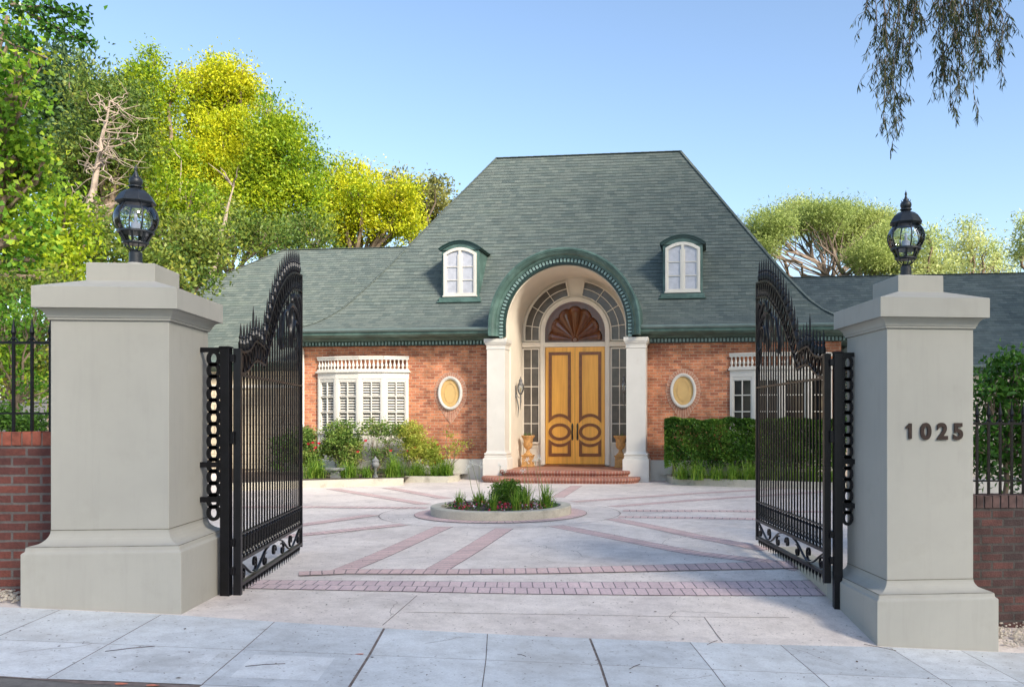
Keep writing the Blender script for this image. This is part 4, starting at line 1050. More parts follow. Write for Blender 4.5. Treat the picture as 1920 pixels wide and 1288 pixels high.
# ---- wall lanterns and urns beside the door
def sconce(u, sg, z, label):
    loc = HT @ Vector((u, .42, z)); t = thing('wall_lantern', tuple(loc), label, 'wall lantern', 'lanterns on the porch walls')
    T = HT @ Matrix.Translation((u, .42, z)) @ Matrix.Diagonal((sg, 1, 1, 1))
    g = G(T); g.box(0, .02, -.04, .04, -.16, .20); g.build('back_plate', 'pewter', t, bevel=.006)
    g = G(T); g.tube([(.02, 0, -.1), (.06, 0, -.25), (.09, 0, -.45), (.07, 0, -.70)], [.016, .02, .016, .004], 8); g.tube([(.02, 0, .02), (.07, 0, -.12), (.14, 0, -.16), (.15, 0, -.06)], [.014, .014, .014, .018], 8)
    g.tube([(.15, 0, -.08), (.155, 0, -.25), (.14, 0, -.40), (.15, 0, -.50)], [.022, .02, .012, .003], 8); g.build('scroll_arm', 'pewter', t, smooth=True)
    c = (.15, 0, 0)
    g = G(T); g.lathe([(.03, -.06), (.055, -.03), (.058, -.015), (.04, -.01)], c, 12); g.build('lantern_base', 'pewter', t, smooth=True); g = G(T); g.lathe([(.088, .21), (.092, .22), (.065, .27), (.05, .30), (.055, .32), (.05, .35), (.03, .38), (.012, .40), (.018, .42), (.002, .46)], c, 14); g.build('lantern_cap', 'pewter', t, smooth=True)
    g = G(T)
    for k in range(8):
        a = 2 * pi * k / 8; g.tube([(c[0] + r * cos(a), r * sin(a), zz) for r, zz in ((.055, -.01), (.085, .06), (.095, .13), (.085, .21))], .006, 5)
    g.build('lantern_rib', 'pewter', t)
    g = G(T); g.lathe([(.05, -.008), (.078, .06), (.088, .13), (.078, .205)], c, 16); g.build('lantern_glass', 'glass', t, smooth=True)
    g = G(T); g.lathe([(.012, 0), (.014, .05), (.012, .13), (.001, .16)], c, 8); g.build('candle_bulb', 'bulb', t, smooth=True)
M['bulb'] = mat('warm_bulb_glass', (.85, .6, .25), .3)
sconce(UC - 1.617, 1, 2.42, 'grey metal wall lantern on the porch wall beside the urn with taller greenery')
sconce(UC + 1.617, -1, 2.46, 'grey metal wall lantern half hidden behind the column nearer the clipped hedge')
M['leaf_urn'] = leaf_mat('urn_plant_leaf', [(.05, .11, .02), (.16, .26, .05)], .3)
def urn(u, v, label, n):
    loc = HT @ Vector((u, v, .305)); t = thing('urn', tuple(loc), label, 'urn', 'terracotta urns flanking the door'); T = Matrix.Translation(loc) @ Matrix.Rotation(-HA, 4, 'Z')
    g = G(T); g.loft([[(-q, -q, z), (q, -q, z), (q, q, z), (-q, q, z)] for z, q in ((0, .17), (.04, .17), (.045, .15), (.30, .145), (.305, .165), (.34, .165))]); g.build('pedestal', 'terracotta', t, bevel=.008)
    g = G(T); g.lathe([(.12, .34), (.125, .37), (.07, .41), (.045, .48), (.05, .50), (.09, .53), (.125, .58), (.135, .64), (.13, .72), (.145, .80), (.19, .86), (.20, .88), (.195, .90), (.16, .90), (.14, .86), (.13, .80), (.001, .80)], n=40, flute=8, fd=.05); g.build('bowl', 'terracotta', t, smooth=True)
    V, Q, tn = blades([(loc.x + R.uniform(-.1, .1), loc.y + R.uniform(-.1, .1), loc.z + .84) for _ in range(5)], n, .17, .13, .012); fast_mesh('urn_plant', V, Q, 'leaf_urn', t, tint=tn)
urn(U(990, .8), .8, 'ochre terracotta urn with tufted green plant, fully visible beside the door', 16)
urn(U(1163.5, .8), .8, 'ochre terracotta urn half hidden behind the column nearer the clipped hedge', 9)

# ------------------------------------------------------------------ planting
M['grass'] = leaf_mat('strappy_leaf', [(.05, .13, .015), (.16, .32, .03), (.40, .52, .08)], .35)
M['box'] = leaf_mat('box_leaf', [(.025, .07, .01), (.07, .16, .018), (.16, .29, .03)], .3)
M['hedge'] = leaf_mat('hedge_leaf', [(.03, .085, .012), (.08, .19, .022), (.22, .36, .05)], .3)
M['rosebush'] = leaf_mat('rose_bush_leaf', [(.04, .10, .025), (.11, .21, .04), (.28, .38, .08), (.36, .24, .12)], .35)
M['shrub_y'] = leaf_mat('golden_shrub_leaf', [(.10, .18, .02), (.30, .38, .05), (.52, .55, .09), (.60, .48, .14)], .4)
M['magnolia'] = leaf_mat('glossy_shrub_leaf', [(.02, .075, .012), (.06, .17, .02), (.14, .30, .04)], .3, .3)
M['maple'] = leaf_mat('maple_leaf', [(.05, .16, .018), (.12, .29, .025), (.30, .46, .035), (.64, .64, .05)], .42)
M['dullgreen'] = leaf_mat('dull_green_leaf', [(.04, .095, .02), (.10, .175, .03), (.25, .30, .05), (.50, .46, .06)], .38)
M['yellowgreen'] = leaf_mat('yellow_green_leaf', [(.12, .25, .012), (.38, .48, .02), (.70, .68, .025), (.85, .75, .04)], .48)
M['greengold'] = leaf_mat('green_gold_leaf', [(.07, .17, .015), (.20, .34, .02), (.46, .54, .025), (.72, .68, .04)], .48)
M['darkblue'] = leaf_mat('dark_evergreen_leaf', [(.04, .09, .045), (.08, .15, .06), (.17, .25, .10)], .35)
M['olive'] = leaf_mat('olive_brown_leaf', [(.15, .17, .05), (.30, .30, .08), (.50, .44, .15)], .4)
M['pine'] = leaf_mat('pine_needle', [(.20, .28, .07), (.36, .43, .12), (.58, .60, .21)], .42)
M['lightconifer'] = leaf_mat('pale_conifer_leaf', [(.30, .40, .14), (.52, .58, .22), (.72, .72, .34)], .45)
M['willow'] = leaf_mat('drooping_leaf', [(.022, .034, .02), (.045, .07, .03), (.16, .17, .05)], .25)

def gp(px, Y, z=.0): return Vector(((px - PX) / F * Y, Y, z))
# circular planter
def kerb_ring():
    t = thing('round_planter', (PCX, PCY, 0), 'round low concrete planter with flowers in the middle of the drive', 'planter')
    g = G(); g.lathe([(1.225, -.06), (1.225, .145), (1.215, .157), (1.05, .157), (1.04, .145), (1.04, -.06)], (PCX, PCY, 0), 96); g.build('rim', 'kerb', t, smooth=True, autoangle=35)
    g = G(); g.lathe([(1.041, .0), (1.041, .085), (.6, .13), (.01, .15)], (PCX, PCY, 0), 48); g.build('soil', 'soil', t)
kerb_ring()
def ballbush(name, c, r, m, n, ms, leaf, label, cat_, grp=None, sig=.06, kind=None, stems=True, zflat=0):
    t = thing(name, tuple(Vector(c)), label, cat_, grp)
    c = Vector(c); lob = [((c.x, c.y, c.z + r[2]), r, 1.0)]
    P, D, T = clumps(lob, n, ms, sig, .35); k = P[:, 2] > c.z + .01; P, D, T = P[k], D[k], T[k]
    V, Q = leaf_geo(P, D, leaf, leaf * .55); fast_mesh('foliage', V, Q, m, t, tint=T)
    if stems:
        g = G()
        for i in range(6): grow(g, c, c + Vector((R.uniform(-.6, .6) * r[0], R.uniform(-.6, .6) * r[1], r[2] * R.uniform(.8, 1.6))), .018, .005, .08)
        g.build('stem', 'bark', t)
    return t
ballbush('box_bush', gp(952, 15.6, .12), (.31, .31, .235), 'box', 260, 26, .035, 'clipped dark box bush in the middle of the round planter', 'bush', sig=.04)
agx = [(862, 15.35, .26), (903, 15.5, .24), (924, 14.75, .30), (968, 14.75, .34), (985, 15.2, .42), (1025, 15.25, .40), (893, 15.9, .2)]
for i, (px, Y, h) in enumerate(agx):
    c = gp(px, Y, .1); lab = ['strappy plant at the street-left end of the round planter', 'small strappy tuft behind the pansies in the round planter', 'strappy plant in front of the box bush, nearest the kerb', 'pale strappy plant in front of the box bush beside the tall tuft',
                              'tall dense strappy tuft against the box bush', 'upright strappy plant standing alone near the right rim of the planter', 'smallest strappy tuft at the back of the round planter'][i]
    t = thing('strappy_plant', tuple(c), lab, 'plant', 'strappy plants in the round planter')
    V, Q, T = blades([tuple(c)] * 2, 40, h * 1.2, h * .75, .024, lean=.9); fast_mesh('foliage', V, Q, 'grass', t, tint=T)
def agapanthus():
    hs = [(877, 15.5, 876, 893), (885, 15.5, 868, 905), (898.5, 15.6, 873, 902), (938, 15.9, 873, 932), (946, 15.9, 881, 946), (981, 15.7, 884, 990), (988, 15.1, 864, 993), (1003, 15.1, 863, 1014), (1010, 15.2, 859, 1020)]
    for i, (px, Y, py, pb) in enumerate(hs):
        top = at(px, py, Y); b = gp(pb, Y, .12)
        t = thing('agapanthus', tuple(b), ['thin pale agapanthus stalk, first from the left rim of the planter', 'taller agapanthus stalk leaning over the left tufts', 'agapanthus stalk standing right of the leaning pair', 'agapanthus stalk rising behind the box bush on its left', 'short agapanthus stalk just above the box bush',
                                           'small agapanthus stalk on the right side of the box bush', 'agapanthus stalk in front of the urn pedestal', 'agapanthus stalk left of the tallest one in the planter', 'tallest agapanthus stalk, leaning in front of the door'][i], 'flower', 'agapanthus stalks in the round planter')
        g = G(); g.tube([b, b.lerp(top, .5) + Vector((R.uniform(-.02, .02), 0, 0)), top], [.006, .005, .004], 5); g.build('stalk', 'stalk', t)
        g = G()
        for k in range(15):
            d = Vector((R.gauss(0, 1), R.gauss(0, 1), R.gauss(.3, 1))).normalized() * R.uniform(.04, .075)
            g.tube([top, top + d], [.0015, .002], 4); q = top + d
            g.lathe([(.001, -.006), (.005, 0), (.003, .007)], tuple(q), 5)
        g.build('flower_head', 'flower_white', t)
M['stalk'] = mat('green_brown_stalk', (.22, .22, .09), .7)
agapanthus()
def pansies():
    for m, cols, n in (('pansy_red', (.42, .03, .07), 190), ('pansy_purple', (.07, .025, .10), 170), ('pansy_pale', (.62, .50, .58), 70)):
        M[m] = mat(m, cols, .6, var=.4, vs=20)
        P = []
        for cx, cy in [(R.uniform(-.85, .85), R.uniform(-.9, .25)) for _ in range(26)]:
            if cx * cx + cy * cy > .93: continue
            for _ in range(n // 20): P.append((PCX + cx + R.gauss(0, .06), PCY + cy + R.gauss(0, .06), .12 + R.uniform(.02, .11)))
        P = np.array(P); P = P[(P[:, 0] - PCX) ** 2 + (P[:, 1] - PCY) ** 2 < 1.0]
        D = NR.normal(size=P.shape) + np.array([0, -.6, .3]); V, Q = leaf_geo(P, D, .038, .036)
        tag(fast_mesh('bedding_flowers', V, Q, m, None, (PCX, PCY, .1)), {'pansy_red': 'low crimson bedding flowers', 'pansy_purple': 'low dark purple bedding flowers', 'pansy_pale': 'low pale pink bedding flowers'}[m] + ' filling the round planter', 'flowers', kind='stuff')
    a = NR.uniform(0, 2 * pi, 1500); r = np.sqrt(NR.uniform(0, 1, 1500)) * 1.0
    P = np.stack([PCX + r * np.cos(a), PCY + r * np.sin(a), NR.uniform(.11, .2, 1500)], 1); V, Q = leaf_geo(P, NR.normal(size=P.shape), .045, .02)
    tag(fast_mesh('ground_cover', V, Q, 'hedge', None, (PCX, PCY, .1), tint=NR.uniform(0, .7, 1500)), 'low dark leaves between the flowers of the round planter', 'ground cover', kind='stuff')
pansies()

# planting beds before the facade
def hw(u, v, z=0): return HT @ Vector((u, v, z))
def bed(name, pix, back, h, label, w=.13):
    P = [Vector((*hit(*q), 0)) for q in pix]; t = thing(name, (P[0].x, P[0].y, 0), label, 'planting bed', 'raised planting beds before the house')
    g = G(); rings = []
    for i, p in enumerate(P):
        d = (P[min(i + 1, len(P) - 1)] - P[max(i - 1, 0)]).normalized(); nn = Vector((-d.y, d.x, 0))
        rings.append([(p.x, p.y, -.05), (p.x, p.y, h), (p.x + nn.x * w, p.y + nn.y * w, h), (p.x + nn.x * w, p.y + nn.y * w, -.05)])
    g.loft(rings); g.build('bed_kerb', 'kerb', t, bevel=.008)
    g = G(); B = [hw(u, v) for u, v in back]; g.poly([(p.x, p.y + .06, h - .03) for p in P] + [(p.x, p.y, h - .03) for p in B]); g.build('soil', 'soil', t)
bed('planting_bed', [(430, 921), (565, 915.5), (757, 910)], [(-4.2, -.07), (-9.5, -.07), (-9.5, 1.4), (-11, 1.4)], .185, 'long raised bed with shrubs and grasses before the louvred bow window')
bed('planting_bed', [(758, 904.5), (840, 905), (860, 902), (869, 894)], [(-2.75, -.07), (-4.19, -.07)], .165, 'short raised bed with rounded kerb end beside the porch column')
bed('planting_bed', [(1249, 896), (1250, 903), (1262, 908.5), (1420, 914.5), (1585, 920)], [(9, -.07), (2.6, -.07)], .18, 'raised bed with hedge and grasses before the dark bow window')
# white plinth pieces in the beds are hidden; hedge
def hedge():
    t = thing('clipped_hedge', tuple(hw(4.8, -1.0, .15)), 'dense clipped green hedge before the dark bow window', 'hedge')
    n = 34000; u0, u1, v0, v1, z0, z1 = U(1247, -1.1), 7.35, -1.35, -.62, .42, 1.67
    u = NR.uniform(u0, u1, n); v = NR.uniform(v0, v1, n); z = NR.uniform(z0, z1, n)
    f = NR.random(n); v = np.where(f < .5, v0 + np.abs(NR.normal(0, .06, n)), v); z = np.where((f > .5) & (f < .72), z1 - np.abs(NR.normal(0, .05, n)), z); u = np.where((f > .72) & (f < .8), u0 + np.abs(NR.normal(0, .05, n)), u)
    # uneven clipped faces
    v += .05 * np.sin(u * 3.1 + z * 4) + .03 * np.sin(u * 9 + z * 7); z += .03 * np.sin(u * 4.3 + 1) + .018 * np.sin(u * 13)
    keep = (z > .62) | (NR.random(n) < .45); u, v, z = u[keep], v[keep], z[keep]
    P = np.array([tuple(HT @ Vector(q)) for q in zip(u, v, z)]); D = NR.normal(size=P.shape) + np.array([0, -.8, .5])
    V, Q = leaf_geo(P, D, .075, .042); tn = np.clip(.45 + .25 * np.sin(u * 5 + z * 6) * np.sin(u * 2.2 - z * 3) + NR.normal(0, .22, len(u)), 0, 1)
    fast_mesh('foliage', V, Q, 'hedge', t, tint=tn)
    g = G()
    for i in range(9):
        x = u0 + .2 + (u1 - u0 - .4) * i / 8
        for k in range(4): grow(g, hw(x + R.uniform(-.05, .05), -1.0, .12), hw(x + R.uniform(-.3, .3), -1 + R.uniform(-.25, .25), R.uniform(.9, 1.5)), .022, .006, .06)
    g.build('stem', 'bark', t)
hedge()
def tuft(px, py, v, h, sp, n, label, grp, w=.016):
    u = U(px, v); c = hw(u, v, .15); t = thing('grass_clump', tuple(c), label, 'grass clump', grp)
    V, Q, T = blades([(c.x + R.uniform(-.09, .09), c.y + R.uniform(-.09, .09), c.z) for _ in range(4)], n // 2, h * 1.3, sp * 1.4, w, lean=1.5); fast_mesh('foliage', V, Q, 'grass', t, tint=T)
for i, (px, v, h, sp, n) in enumerate([(592, -2.45, .55, .52, 190), (650, -2.2, .48, .45, 150), (690, -2.0, .36, .28, 80), (733, -1.85, .58, .46, 190), (783, -1.15, .42, .42, 150), (835, -1.1, .50, .40, 170), (815, -1.25, .34, .34, 90)]):
    tuft(px, 0, v, h, sp, n, ['big arching grass clump nearest the left gate', 'grass clump behind the stone slab', 'small grass clump beside the garden lantern', 'tall bright grass clump right of the garden lantern', 'low grass clump under the golden shrub', 'yellow-tipped grass clump at the rounded kerb end', 'lowest grass tuft under the red rose blooms'][i], 'grass clumps in the beds before the louvred window')
for i, (px, v) in enumerate([(1275, -1.75), (1308, -1.8), (1342, -1.85), (1376, -1.9), (1408, -1.95), (1445, -2.0), (1482, -2.05), (1520, -2.1), (1555, -2.1)]):
    tuft(px, 0, v, .44 + .05 * sin(i * 2.1), .36, 110, 'grass clump in front of the clipped hedge, ' + ['at its open corner', 'second from its open corner', 'third from its open corner', 'fourth from its open corner', 'just before the gate leaf', 'first behind the gate pickets', 'second behind the gate pickets', 'third behind the gate pickets', 'last behind the gate pickets'][i], 'grass clumps before the clipped hedge')
def blossoms(t, pts, s=.05):
    first = None
    for p in pts:
        g = G(); c = Vector(p)
        for k in range(9):
            a = 2.4 * k; rr = .3 + .06 * k; d = Vector((cos(a) * rr, sin(a) * rr, .9 - .05 * k)).normalized(); e = d.orthogonal().normalized(); f = d.cross(e); r = s * (.5 + .06 * k)
            g.poly([c + d * r * .4 + e * r * .6, c + d * r * 1.1 + f * r * .3, c + d * r * .4 - e * r * .6, c - d * r * .1 - f * r * .4])
        g.build('blossom', 'rose', t)
def shrub(name, lobes, v, m, n, ms, leaf, label, cat_='shrub', bl=(), sig=.07, base=None, stems=9, bs=.065):
    """lobes in photo pixels at depth v before the facade"""
    L = []
    for (px, py, rx, ry) in lobes:
        u = U(px, v); Y = (HT @ Vector((u, v, 0))).y; c = at(px, py, Y); L.append(((c.x, c.y, c.z), (rx * Y / F, min(rx, ry) * Y / F, ry * Y / F), rx * ry / 900))
    c0 = hw(U(base or lobes[0][0], v), v, .15); t = thing(name, tuple(c0), label, cat_)
    P, D, T = clumps(L, n, ms, sig, .15); k = P[:, 2] > .16; V, Q = leaf_geo(P[k], D[k], leaf, leaf * .55); fast_mesh('foliage', V, Q, m, t, tint=T[k])
    g = G()
    for (c, r, w) in L:
        for i in range(max(2, stems // len(L))): grow(g, c0, Vector(c) + Vector((R.uniform(-.7, .7) * r[0], R.uniform(-.6, .6) * r[1], R.uniform(-.2, .8) * r[2])), .014, .004, .08)
    g.build('stem', 'bark', t)
    if bl: blossoms(t, [at(x, y, c0.y - .22 - R.uniform(0, .1)) for x, y in bl], bs)
    return t
shrub('rose_bush', [(573, 822, 22, 26), (575, 856, 32, 24)], -1.6, 'rosebush', 130, 24, .065, 'dark rose bush with crimson blooms beside the left gate leaf', 'rose bush', [(578, 833), (586, 831), (591, 840), (565, 849), (597, 832)])
shrub('round_shrub', [(641, 822, 38, 36), (620, 838, 20, 22), (655, 850, 26, 28)], -1.3, 'rosebush', 140, 24, .07, 'rounded green shrub before the louvred bow window', 'shrub', [(685, 827), (670, 848)])
shrub('airy_shrub', [(700, 805, 32, 20), (735, 810, 36, 24), (718, 850, 26, 18)], -1.0, 'rosebush', 72, 20, .06, 'open airy shrub with bare twigs before the louvred bow window', 'shrub', [(732, 846)], sig=.08, stems=16)
shrub('golden_shrub', [(770, 815, 28, 28), (785, 845, 38, 26), (812, 858, 22, 18)], -.85, 'shrub_y', 130, 24, .06, 'golden green shrub with red blooms left of the oval panel', 'shrub', [(763, 846), (771, 843), (778, 839), (791, 868), (830, 860), (814, 868), (820, 834)], bs=.045)
shrub('sparse_rose', [(843, 815, 9, 9), (848, 842, 16, 16), (868, 832, 12, 9)], -.6, 'shrub_y', 60, 14, .055, 'thin straggly rose against the bricks below the oval panel', 'rose bush', [(860, 833)], stems=7, bs=.035)
shrub('dark_shrub', [(528, 850, 26, 36), (545, 830, 16, 26)], .2, 'hedge', 60, 22, .07, 'dark green shrub seen through the pickets of the left gate leaf', 'shrub')
# stone slab and garden lantern in the bed
c = hw(U(629, -2.35), -2.35, .15); t = thing('stone_seat', tuple(c), 'small grey stone slab lying among the grass clumps', 'stone')
g = G(); g.loft([[(c.x + x * s, c.y + y * s, c.z + z) for x, y in ((-.25, -.1), (.0, -.14), (.24, -.09), (.27, .08), (.03, .13), (-.22, .1))] for s, z in ((.93, .20), (1, .22), (1, .255), (.92, .27))]); g.build('slab', 'lanternstone', t)
g = G(); g.loft([[(c.x + x, c.y + y, c.z + z) for x, y in ((-.12 + e, -.07), (.14 - e, -.08), (.15 - e, .07), (-.13 + e, .07))] for z, e in ((-.02, 0), (.2, .03))]); g.build('support', 'lanternstone', t)
c = hw(U(704, -2.0), -2.0, .15); t = thing('garden_lantern', tuple(c), 'small dark pagoda-capped garden lantern among the grasses', 'garden lantern')
g = G(); g.lathe([(.07, 0), (.07, .04), (.04, .07), (.03, .2), (.045, .24), (.03, .26)], tuple(c), 12); g.build('stem', 'lanternstone', t, smooth=True)
g = G(); g.lathe([(.06, .26), (.095, .30), (.10, .36), (.085, .41), (.10, .425), (.10, .445), (.06, .48), (.025, .51), (.02, .54), (.001, .555)], tuple(c), 12); g.build('lantern_head', 'lanternstone', t, smooth=True)

# ------------------------------------------------------------------ trees
def tree(name, Y, lobes, m, dens, ms, leaf, label, cat_='tree', grp=None, sig=.35, trunk=None, bark='bark', r0=.28, depth=1.0, shell=.5, aspect=.5, limbs=2, zmin=.3, lean=None):
    L = []
    for (px, py, rx, ry) in lobes:
        yy = Y + R.uniform(-1, 1) * Y * .03; c = at(px, py, yy)
        L.append(((c.x, c.y, c.z), (rx * yy / F, min(rx, ry * 1.2) * yy / F * depth, ry * yy / F), rx * ry / 4000))
    tx = trunk if trunk is not None else lobes[0][0]; b = gp(tx, Y, 0); t = thing(name, tuple(b), label, cat_, grp)
    P, D, T = clumps(L, dens, ms, sig, shell); k = P[:, 2] > zmin; V, Q = leaf_geo(P[k], D[k], leaf, leaf * aspect); fast_mesh('crown', V, Q, m, t, tint=T[k])
    g = G(); topz = max(c[2] for c, r, w in L); xm = sum(c[0] for c, r, w in L) / len(L); ym = sum(c[1] for c, r, w in L) / len(L)
    lo = min(c[2] - r[2] for c, r, w in L); fork = Vector((b.x * .5 + xm * .5, ym, max(1.2, lo * .5 + .3 * topz)))
    grow(g, b - Vector((0, 0, .3)), fork, r0, r0 * .7, .03, 6, 9); g.build('trunk', bark, t, smooth=True)
    g = G()
    for c, r, w in L:
        e = grow(g, fork, c, r0 * .5, r0 * .15, .05, 5, 7)
        for i in range(limbs):
            s = e[R.choice([2, 3, 4])]; d = Vector((R.uniform(-.9, .9) * r[0], R.uniform(-.8, .8) * r[1], R.uniform(-.1, .95) * r[2])); grow(g, s, Vector(c) + d, r0 * .18, r0 * .04, .06, 4, 5)
    g.build('limb', bark, t, smooth=True)
    return t, L
def spires(base, n, rx, h):
    """turn a few broad lobes into many upright feathery ones"""
    out = []
    for (px, py, a, b) in base:
        out.append((px, py, a, b))
        for i in range(n): out.append((px + R.uniform(-.85, .85) * a, py + R.uniform(-.95, .45) * b, rx * R.uniform(.7, 1.3), h * R.uniform(.7, 1.3)))
    return out
GT = 'tall trees beyond the house'
tree('dark_evergreen', 34, [(110, 160, 50, 75), (60, 230, 70, 120), (150, 230, 40, 60), (140, 330, 50, 70)], 'darkblue', 80, 34, .26, 'dark blue-green tree rising behind the maple', 'tree', GT, sig=.5)
tree('yellow_tree', 40, spires([(275, 200, 50, 60), (300, 320, 75, 100), (240, 300, 55, 110)], 5, 20, 42) + [(289, 115, 11, 34), (282, 150, 18, 34), (250, 150, 26, 22), (330, 160, 12, 30)], 'greengold', 72, 90, .165, 'tall yellow-green tree with the highest pointed tip', 'tree', GT, trunk=300)
tree('yellow_tree', 43, spires([(400, 200, 55, 60), (430, 290, 70, 90), (370, 360, 80, 90)], 6, 20, 42) + [(345, 135, 12, 28), (372, 150, 12, 26), (402, 125, 13, 26), (430, 150, 12, 30), (458, 165, 14, 38), (485, 195, 10, 38)], 'yellowgreen', 72, 90, .165, 'bright yellow tree with feathery crown behind the left wing roof', 'tree', GT, trunk=410, r0=.3)
tree('yellow_tree', 40, spires([(530, 300, 50, 70), (545, 390, 65, 75), (470, 400, 60, 75)], 6, 18, 36) + [(508, 205, 11, 30), (530, 215, 10, 34), (552, 240, 11, 38), (575, 285, 12, 34), (595, 325, 14, 34)], 'greengold', 72, 90, .165, 'green and gold tree sloping down toward the main roof', 'tree', GT, trunk=470)
tree('yellow_tree', 46, spires([(655, 375, 55, 62), (715, 410, 55, 50), (620, 420, 40, 60)], 6, 20, 26) + [(640, 318, 22, 22), (690, 325, 20, 22), (760, 430, 30, 34)], 'yellowgreen', 72, 90, .165, 'lowest bright yellow tree just above the left wing ridge', 'tree', GT, trunk=660)
tree('round_tree', 62, [(745, 370, 36, 40), (805, 385, 42, 42), (825, 410, 36, 44), (770, 400, 40, 50), (735, 345, 20, 20), (815, 352, 20, 16)], 'olive', 130, 34, .30, 'olive brown round tree touching the main roof slope', 'tree', GT, trunk=790, sig=.5)
tree('dull_tree', 27, spires([(195, 230, 55, 80), (170, 330, 60, 70), (240, 250, 40, 90)], 4, 18, 32) + [(150, 160, 22, 34)], 'dullgreen', 70, 50, .13, 'dull green tree with pale bare branches behind the wide pillar lamp', 'tree', GT, trunk=190)
# dead pale limbs reaching out of it
def deadwood():
    t = thing('dead_tree', tuple(gp(160, 24, 0)), 'leafless pale tree leaning behind the lamp of the wide pillar', 'dead tree')
    g = G(); a = grow(g, at(150, 470, 24), at(185, 300, 24), .11, .07, .015, 6, 8) + grow(g, at(185, 300, 24), at(206, 190, 24), .07, .015, .02, 6, 7); 
    grow(g, gp(148, 24, -.2), at(150, 470, 24), .14, .11, .02, 5, 8); g.build('trunk', 'bark_pale', t, smooth=True)
    g = G()
    for i in range(46):
        s = R.choice(a); px = (s.x / s.y) * F + PX; py = PY - (s.z - EYE) / s.y * F; sg = R.choice([-.6, 1, 1])
        e = grow(g, s, at(px + sg * R.uniform(20, 75), py + R.uniform(-60, 45), 24 + R.uniform(-1.2, 1.2)), .022, .005, .06, 5, 5)
        for k in range(3): q = R.choice(e[1:]); grow(g, q, q + Vector((R.uniform(-.2, .6), R.uniform(-.3, .3), R.uniform(-.3, .5))), .012, .004, .08, 3, 4)
    g.build('branch', 'bark_pale', t)
    for (x0, y0, x1, y1, Y, r, lab) in ((395, 520, 438, 350, 31, .15, 'slender grey trunk leaning left of the left wing roof'), (335, 500, 340, 300, 31, .08, 'thin straight grey trunk between lamp and left wing roof')):
        t = thing('bare_trunk', tuple(gp(x0 - 6, Y, 0)), lab, 'tree trunk'); g = G(); grow(g, gp(x0 - 6, Y, -.2), at(x0, y0, Y), r, r * .9, .01, 4, 8); e = grow(g, at(x0, y0, Y), at(x1, y1, Y), r * .9, r * .12, .02, 8, 8); g.build('trunk', 'bark_pale', t, smooth=True)
        g = G()
        for k in range(8): q = R.choice(e[3:]); grow(g, q, q + Vector((R.uniform(-.7, .7), R.uniform(-.5, .5), R.uniform(.2, .8))), r * .25, .008, .06, 4, 5)
        g.build('branch', 'bark_pale', t)
deadwood()
GB = 'bushes beyond the left wall'
for i, (Y, lob, m, lab) in enumerate([(21, [(95, 420, 60, 60), (60, 500, 60, 70), (120, 500, 55, 60)], 'greengold', 'yellow-flecked bush behind the left railing and pillar'), (23, [(170, 440, 60, 50), (215, 490, 60, 45), (300, 500, 50, 40)], 'dullgreen', 'dull green bush behind the wide pillar block'),
                                   (25, [(330, 460, 50, 60), (385, 470, 35, 45), (345, 520, 60, 45)], 'dullgreen', 'dark mixed bush left of the wing roof hip'), (33, [(440, 445, 50, 40), (500, 440, 50, 35), (400, 420, 50, 60)], 'dullgreen', 'dark green bush just behind the left wing ridge'),
                                   (29, [(310, 410, 40, 50), (290, 350, 40, 60), (360, 400, 40, 60)], 'greengold', 'yellow and green bush right of the wide pillar lamp'), (36, [(590, 440, 60, 45), (540, 445, 40, 40)], 'dullgreen', 'shaded green bush behind the middle of the left wing ridge')]):
    tree('large_bush', Y, spires(lob, 3, 16, 20), m, 60, 30, .15, lab, 'bush', GB, sig=.28, r0=.12)
# near maple at the left edge
t, L = tree('maple_tree', 13.5, spires([(20, 300, 60, 90), (-60, 200, 90, 140), (30, 180, 45, 70), (45, 420, 48, 70), (5, 530, 60, 60), (60, 520, 40, 50), (-60, 400, 80, 120), (60, 330, 40, 36)], 3, 22, 24) + [(30, 90, 40, 40), (15, 30, 40, 30)], 'maple', 17, 24, .105, 'near leafy maple reaching in at the far left edge', 'tree', trunk=-190, sig=.17, r0=.2, aspect=.8, shell=.25)
g = G()
for px0, py0, px1, py1 in ((-60, -60, 60, 30), (60, 30, 150, 75), (20, 10, 140, 22), (-30, 60, 90, 110)):
    grow(g, at(px0, py0, 12), at(px1, py1, 12), .028, .008, .04, 6, 5)
g.build('limb', 'bark', t)
Ls = [((*at(x, y, 12),), (r * 12 / F, r * 12 / F, r * .6 * 12 / F), 1) for x, y, r in ((60, 20, 26), (100, 18, 22), (135, 24, 16), (152, 38, 14), (90, 50, 20), (120, 62, 18), (150, 74, 12), (20, 12, 26), (10, 60, 24), (50, 80, 16))]
P, D, T = clumps(Ls, 7, 12, .09, .1); V, Q = leaf_geo(P, D, .085, .055); fast_mesh('branch_foliage', V, Q, 'magnolia', t, tint=T)
# undergrowth behind the left railing
tree('garden_shrub', 10.6, spires([(30, 660, 50, 50), (-30, 700, 60, 60), (70, 720, 30, 30), (40, 600, 50, 45), (-30, 600, 60, 60)], 3, 20, 20), 'maple', 20, 26, .07, 'leafy green shrub close behind the left railing', 'shrub', None, sig=.12, r0=.035, trunk=60, shell=.2)
tree('low_shrub', 10.0, [(20, 790, 60, 18), (70, 792, 30, 16), (-30, 785, 50, 20)], 'hedge', 170, 26, .05, 'low dark shrub along the top of the red brick wall', 'shrub', None, sig=.07, r0=.02, trunk=40, zmin=1.2)
t = thing('neighbour_wall', tuple(gp(30, 15, 0)), 'pale grey boundary wall beyond the left railing', 'wall'); g = G(); g.box(-15, -9.6, 15, 15.2, -.1, 1.95); g.box(-15.02, -9.58, 14.97, 15.23, 1.95, 2.0); g.build('wall_body', 'lanternstone', t)
